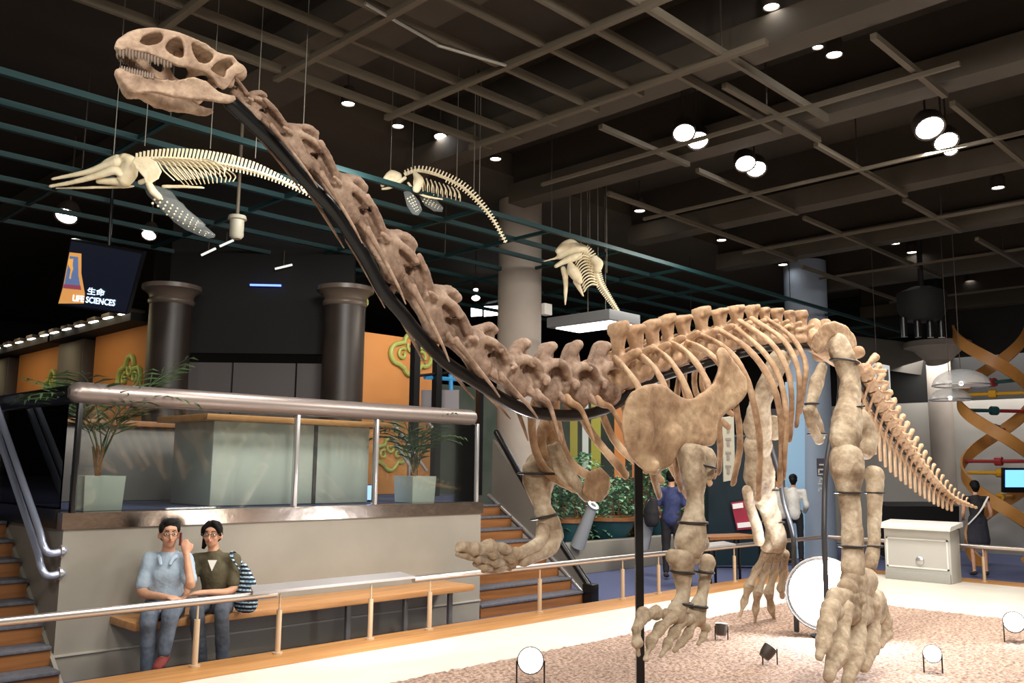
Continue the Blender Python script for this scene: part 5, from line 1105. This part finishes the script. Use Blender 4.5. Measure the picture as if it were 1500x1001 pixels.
for i,(px,d,r,lab) in enumerate(((893,14.9,.5,'wide brown-rimmed teal bowl planter in the garden bed left of the steel post'),(968,15.4,.34,'smaller brown-rimmed teal bowl planter in the garden bed right of the steel post'),(835,14.7,.36,'teal bowl planter partly behind the raised forefoot'))):
    q=PD(d,px,785); y=max(q.y,10.2); x=q.x*y/q.y; t=thing('bowl_planter',lab,'planter',(x,y,.46))
    b=bmesh.new(); lathe(b,(x,y,.46),[(0,0),(r*.6,0),(r*.95,.34),(r*.9,.34),(0,.3)],28); obj('bowl',b,mat('bowl_teal%d'%i,S(36,78,88),.5),t)
    b=bmesh.new(); lathe(b,(x,y,.46),[(r*.88,.33),(r*1.05,.33),(r*1.05,.39),(r*.88,.39),(r*.88,.33)],28); obj('rim',b,M['riser'],t)
for i,(a,c,lab) in enumerate((((846,775),(868,742),'pale leaning viewing tube in the garden bed, left one'),((940,765),(956,740),'pale leaning viewing tube beside the steel post'))):
    A_=PD(14.4,*a); B_=PD(14.2,*c); t=thing('viewing_tube',lab,'tube',A_); b=bmesh.new(); sweep(b,[V((A_.x,A_.y,.46)),B_],[.12,.08],20); obj('tube',b,mat('pale_tube%d'%i,S(160,164,168),.5),t)
    b=bmesh.new(); dd=(B_-A_).normalized(); lathe(b,B_,[(.05,.0),(.095,0),(.095,.03),(.05,.03),(.05,0)],20,dd); obj('ring',b,M['chrome'],t)
# back wall with coloured panels
b=bmesh.new(); box(b,(9.6,13.2,0),(22,13.3,3.3)); struct('wall_garden_back',b,mat('garden_wall',S(92,98,88),.8,col2=S(70,82,72),scale=1.2))
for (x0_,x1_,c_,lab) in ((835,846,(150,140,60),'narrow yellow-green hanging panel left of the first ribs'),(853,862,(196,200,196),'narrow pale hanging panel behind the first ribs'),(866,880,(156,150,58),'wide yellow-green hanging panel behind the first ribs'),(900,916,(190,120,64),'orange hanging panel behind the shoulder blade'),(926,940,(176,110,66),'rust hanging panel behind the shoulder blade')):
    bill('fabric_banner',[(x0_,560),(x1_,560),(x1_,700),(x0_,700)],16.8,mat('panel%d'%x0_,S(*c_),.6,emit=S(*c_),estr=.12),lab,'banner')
# kiosk
q=PD(15.2,1075,790); t=thing('kiosk','dark teal kiosk wall with a red poster behind the ribs','kiosk',(q.x,q.y,0))
bill('kiosk_wall',[(1038,640),(1113,640),(1113,829),(1038,829)],15.6,mat('kiosk_teal',S(20,44,54),.5),'','',.3,t)
bill('red_poster',[(1071,737),(1097,733),(1103,775),(1080,777)],15.5,mat('poster_red',S(150,44,64),.5,emit=S(170,50,70),estr=.25),'','',.02,t)
for pts in ([(1073,739),(1088,737),(1089,744),(1074,746)],[(1080,767),(1100,765),(1101,772),(1081,774)]): bill('poster_photo',pts,15.46,mat('poster_white',S(230,225,220),.5,emit=(1,1,1),estr=.3),'','',.02,t)
bill('hanging_banner',[(1058,612),(1075,610),(1077,703),(1060,706)],14.8,mat('banner_beige',S(190,186,168),.6),'tall pale hanging banner with faint vertical characters behind the ribs','banner')
t_=bpy.data.objects['hanging_banner']
for i in range(4):
    y=622+i*20; bill('faint_character',[(1063,y),(1071,y),(1071,y+3),(1063,y+3)],14.78,mat('faint%d'%i,S(150,140,130),.7),'','',.01,t_); bill('faint_character',[(1065,y+5),(1069,y+5),(1069,y+12),(1065,y+12)],14.78,mat('faintb%d'%i,S(150,140,130),.7),'','',.01,t_)
q=PZ(0,1080,868); zt_=.74; t=thing('table','long narrow table on thin black legs behind the rail under the red poster','table',(q.x,q.y,0))
b=bmesh.new(); a,c=PZ(zt_,1040,792),PZ(zt_,1118,789); sd=(c-a).normalized(); pn=V((-sd.y,sd.x,0))
slab(b,[[(0,0),(1,0),(1,1),(0,1)]],lambda u,v:a.lerp(c,u)+pn*.5*v,lambda u,v:a.lerp(c,u)+pn*.5*v+V((0,0,.04))); obj('tabletop',b,M['riser'],t)
for u in (.03,.5,.97):
    for v in (.04,.46): p=a.lerp(c,u)+pn*v; b=bmesh.new(); sweep(b,[p,V((p.x,p.y,0))],.022,6); obj('leg',b,M['black_steel'],t)
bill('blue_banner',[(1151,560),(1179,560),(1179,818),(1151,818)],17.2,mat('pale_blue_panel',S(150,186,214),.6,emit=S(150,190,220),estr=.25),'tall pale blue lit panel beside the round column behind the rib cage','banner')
# vertical lettering sign
t=thing('vertical_sign','narrow dark sign with white vertical lettering on the blue-lit column','sign',PD(17.4,1204,740))
bill('board',[(1197,672),(1211,672),(1211,800),(1197,800)],17.4,mat('signboard',S(84,80,92),.6),'','',.03,t)
for i in range(16):
    y=680+i*7; w_=5.5 if i%3 else 4; x_=1204; bill('letter',[(x_-w_,y),(x_+w_,y),(x_+w_,y+2.2),(x_-w_,y+2.2)],17.36,M['white'],'','',.01,t)
    if i%2: bill('letter',[(x_-w_,y),(x_-w_+2,y),(x_-w_+2,y+6),(x_-w_,y+6)],17.36,M['white'],'','',.01,t)
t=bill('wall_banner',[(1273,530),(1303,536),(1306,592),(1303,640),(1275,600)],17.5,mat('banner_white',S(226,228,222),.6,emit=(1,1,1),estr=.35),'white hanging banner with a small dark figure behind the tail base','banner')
bill('dark_figure',[(1297,545),(1301,541),(1302,556),(1299,566),(1295,560)],17.46,mat('figure_grey',S(110,116,110),.7),'','',.01,t)
# right background walls
b=bmesh.new(); a=PX(21,1290,700); c=PX(21,1530,700); zt_=PX(21,1400,588).z; box(b,(21,c.y,0),(21.15,a.y+3,zt_)); struct('wall_right_pale',b,mat('pale_wall',S(176,172,164),.7))
b=bmesh.new(); box(b,(21.2,c.y-3,zt_),(21.3,a.y+6,6.3)); struct('wall_right_dark',b,M['dark'])
for i,pts in enumerate(([(1215,488),(1318,500),(1392,512),(1446,565),(1392,556),(1215,530)],)):
    bill('trim_40',pts,20.6,mat('soffit_grey',S(90,86,80),.8),'','',.5,None,'structure')
# DNA helix
ax=PD(17,1457,600); ha=PD(17,1457,548).z; hb=PD(17,1457,652).z; half=ha-hb; R0=.62
t=thing('helix_sculpture','tall orange double helix sculpture with coloured rungs at the right edge','sculpture',(ax.x,ax.y,0))
vr=V((cf.y,-cf.x,0)).normalized(); vf=V((cf.x,cf.y,0)).normalized()
def hp(z,s): 
    ph_=math.pi*(z-ha)/half; return V((ax.x,ax.y,z))+vr*(R0*s*math.sin(ph_))+vf*(R0*s*math.cos(ph_))
ztop=PD(17,1457,478).z; om=mat('helix_orange',S(196,138,70),.45,col2=S(176,118,54),scale=2)
for s in (-1,1):
    b=bmesh.new(); n=70; pts=[hp(.0+(ztop-.0)*i/n,s) for i in range(n+1)]; rings=[]
    for i,p in enumerate(pts):
        out=(p-V((ax.x,ax.y,p.z))).normalized(); tt_=(pts[min(i+1,n)]-pts[max(i-1,0)]).normalized(); w_=tt_.cross(out)
        rings.append([b.verts.new(p+w_*x*.11+out*y*.02) for x,y in ((-1,-1),(1,-1),(1,1),(-1,1))])
    for A_,B_ in zip(rings,rings[1:]):
        for k in range(4): b.faces.new((A_[k],A_[(k+1)%4],B_[(k+1)%4],B_[k]))
    b.faces.new(rings[0]); b.faces.new(rings[-1]); obj('strand',b,om,t)
RD=mat('rung_red',S(150,44,44),.4); TLm=mat('rung_teal',S(36,76,76),.4); YL=mat('rung_yellow',S(214,160,44),.4)
for y,c1,c2 in ((577,YL,YL),(602,TLm,RD),(628,TLm,RD),(693,YL,YL),(728,YL,YL),(560,RD,TLm),(676,RD,RD)):
    z=PD(17,1457,y).z; a=hp(z,1); c=hp(z,-1); m_=(a+c)/2
    b=bmesh.new(); sweep(b,[a,m_],.035,8); sweep(b,[m_.lerp(a,.12),m_.lerp(a,-.08)],.085,8); obj('rung',b,c1,t)
    b=bmesh.new(); sweep(b,[m_,c],.035,8); obj('rung',b,c2,t)
# right side extras
t=thing('wall_screen','small bright blue wall screen at the right edge','screen',PD(16.5,1488,700)); bill('case',[(1470,686),(1506,686),(1506,722),(1470,722)],16.5,M['black_steel'],'','',.08,t); bill('display',[(1473,689),(1504,689),(1504,714),(1473,714)],16.48,mat('blue_screen',S(80,150,230),.3,emit=S(120,190,255),estr=1.6),'','',.01,t)
bill('wooden_panel',[(1411,672),(1441,672),(1441,800),(1411,800)],20,M['oak'],'plain wooden wall panel left of the helix sculpture','panel')
bill('dark_counter',[(1298,742),(1405,742),(1405,812),(1298,818)],17.2,M['dark'],'dark counter in the distance behind the white plinth','counter',.5)
for i,(px,py,r,lab) in enumerate(((1408,565,.40,'large clear plastic dome hanging at the right'),(1392,586,.31,'smaller clear plastic dome below the large one'),(1286,572,.2,'small clear dome beside the white banner'))):
    d=(13.5,14.2,15)[i]; c=PD(d,px,py); t=thing('clear_dome',lab,'dome',c); b=bmesh.new(); lathe(b,c,[(r,0)]+[(r*math.cos(a),r*.62*math.sin(a)) for a in [math.pi/2*k/9 for k in range(1,9)]]+[(0,r*.62)],28); obj('shell',b,M['dome'],t)
    b=bmesh.new(); sweep(b,[c+V((r*math.cos(a),r*math.sin(a),0)) for a in [2*math.pi*k/28 for k in range(28)]],.012,6,closed=True); obj('rim',b,M['chrome'],t)
    b=bmesh.new(); sweep(b,[c+V((0,0,r*.62)),V((c.x,c.y,6.3))],.005,6); obj('wire',b,M['lampb'],t)
    b=bmesh.new(); ell(b,c+V((0,0,.03)),.03); obj('bulb',b,M['emit'],t)
c=PD(16,1352,470); t=thing('projector_rig','black cluster of ceiling projectors hanging above the tail','projector rig',c)
b=bmesh.new(); lathe(b,(c.x,c.y,c.z),[(0,0),(.3,0),(.42,.2),(.42,.5),(.2,.6),(0,.6)],20); obj('drum',b,M['dark'],t)
for dx in (-.35,-.1,.12,.32): b=bmesh.new(); q=c+vr*dx; sweep(b,[q+V((0,0,.05)),q-V((0,0,.3))],.06,12); obj('projector_tube',b,M['black_steel'],t)
b=bmesh.new(); sweep(b,[c+V((0,0,.5)),V((c.x,c.y,6.3))],.05,8); obj('pole',b,M['dark'],t)
# window and steel frame behind
t=thing('window_light','bright window pane seen far off between the neck and the grey column','window',PD(20,715,456))
for pts in ([(690,450),(706,449),(706,463),(690,464)],[(709,449),(730,448),(730,462),(709,464)]): bill('pane',pts,20,M['emitW'],'','',.05,t)
t=thing('steel_frame','dark steel frame with blue bars standing on the mezzanine below the neck','frame',PY(9.9,650,740))
for px,yt in ((609,500),(641,520),(703,560)):
    a=PY(9.45,px,yt); b=bmesh.new(); sweep(b,[V((a.x,9.45,MZ if a.x<9.0 else 0)),a],.05 if px<700 else .04,4,square=True); obj('post',b,M['black_steel'],t)
a,c=PY(9.45,609,551),PY(9.45,668,545); b=bmesh.new(); sweep(b,[a,c],.022,6); obj('crossbar',b,M['black_steel'],t)
bm_=mat('blue_bar',S(50,130,180),.4,emit=S(50,130,180),estr=.2)
for p_,q_ in (((622,553),(700,558)),((660,546),(661,574))): b=bmesh.new(); sweep(b,[PY(9.5,*p_),PY(9.5,*q_)],.03,6); obj('blue_bar',b,bm_,t)
for (x_,y_) in ((617,572),(646,572)): bill('pale_box',[(x_,y_),(x_+26,y_),(x_+26,y_+34),(x_,y_+34)],12.6,mat('palebox%d'%x_,S(128,124,128),.6),'','',.1,t)
t=thing('stair_handrails','pair of shiny diagonal handrails behind the balustrade glass','handrail',PY(9.2,600,660))
for p_,q_ in (((575,618),(625,690)),((574,640),(610,700)),((622,612),(634,628))): b=bmesh.new(); sweep(b,[PY(8.9,*p_),PY(8.9,*q_)],.02,8); obj('rail',b,M['chrome'],t)
a=PY(8.9,600,656); b=bmesh.new(); sweep(b,[V((a.x,8.9,MZ)),a],.02,8); obj('rail_post',b,M['chrome'],t)
t=thing('small_monitor','small glowing blue monitor on the mezzanine floor beside the pale counter','screen',PY(8.3,537,735)); c=PY(8.3,537,729)
b=bmesh.new(); box(b,(c.x-.13,8.3,MZ+.0),(c.x+.13,8.36,MZ+.19),.008); obj('case',b,M['black_steel'],t); b=bmesh.new(); box(b,(c.x-.12,8.292,MZ+.02),(c.x+.12,8.299,MZ+.18)); obj('display',b,mat('monitor_blue',S(150,180,240),.4,emit=S(150,185,255),estr=1.8),t)
# ================================================================ LIGHT
w=bpy.data.worlds.new('world'); bpy.context.scene.world=w; w.use_nodes=True
w.node_tree.nodes['Background'].inputs[0].default_value=(.75,.68,.58,1); w.node_tree.nodes['Background'].inputs[1].default_value=.16
sc_=bpy.context.scene
sc_.view_settings.view_transform='Standard'; sc_.view_settings.look='None'; sc_.view_settings.exposure=0
WARM=(1,.95,.88); COOL=(.85,.92,1)
light('AREA',(1.0,-1.5,5.2),(5.5,3.4,1.8),330,1.2,WARM)
light('AREA',(-1.5,2.5,5.2),(3.5,3.6,2.6),130,1.0,WARM)
light('SPOT',(4.5,.3,5.3),(6.8,3.4,1.6),420,.15,WARM,70,.8)
light('SPOT',(9.5,.2,5.3),(8.6,3.6,1.5),480,.15,WARM,80,.8)
light('AREA',(9.8,3.0,5.3),(9.8,3.4,0),360,1.2,(1,.94,.86))
light('AREA',(5.5,2.6,5.3),(5.5,3.8,0),130,1.2,WARM)
light('AREA',(3.5,4.9,4.2),(4.5,7.6,.5),95,1.0,WARM)  # added fill for the bench wall, no fixture behind it
light('AREA',(11,6.6,5.0),(11,6.6,0),110,1.5,WARM)
light('AREA',(14,9.5,4.4),(14,9.5,0),160,2.5,(1,.94,.88))
light('AREA',(22,6,4.6),(24,6,0),350,4,(1,.95,.9))
light('AREA',(7.9,9.4,3.8),(8.2,10.5,2.9),12,.6,(1,.9,.74))
light('AREA',(4.4,14,3.8),(5.5,14,2.6),14,1.5,(1,.78,.45))
light('AREA',(4.4,17.5,3.8),(5.5,17.5,2.6),14,1.5,(1,.78,.45))
light('AREA',(4.4,21.5,3.8),(5.5,21.5,2.6),12,1.5,(1,.78,.45))
light('AREA',(5.0,7.0,4.6),(5.0,8.8,1.3),70,1.0,(1,.97,.93))
light('AREA',(4.6,5.75,.95),(4.8,7.6,.35),9,.6,(1,.95,.88))  # added low fill without a fixture, brightens the wall under the bench
# cool uplights on the mat
light('SPOT',(4.85,4.6,.4),(4.6,3.6,2.2),110,.05,COOL,80,.6)
light('SPOT',(7.2,2.6,.42),(7.9,3.2,2.4),80,.05,COOL,90,.6)
light('POINT',(7.75,3.6,.75),None,70,.1,COOL)
light('SPOT',(9.3,2.7,.42),(8.6,3.4,2.0),60,.05,COOL,90,.6)
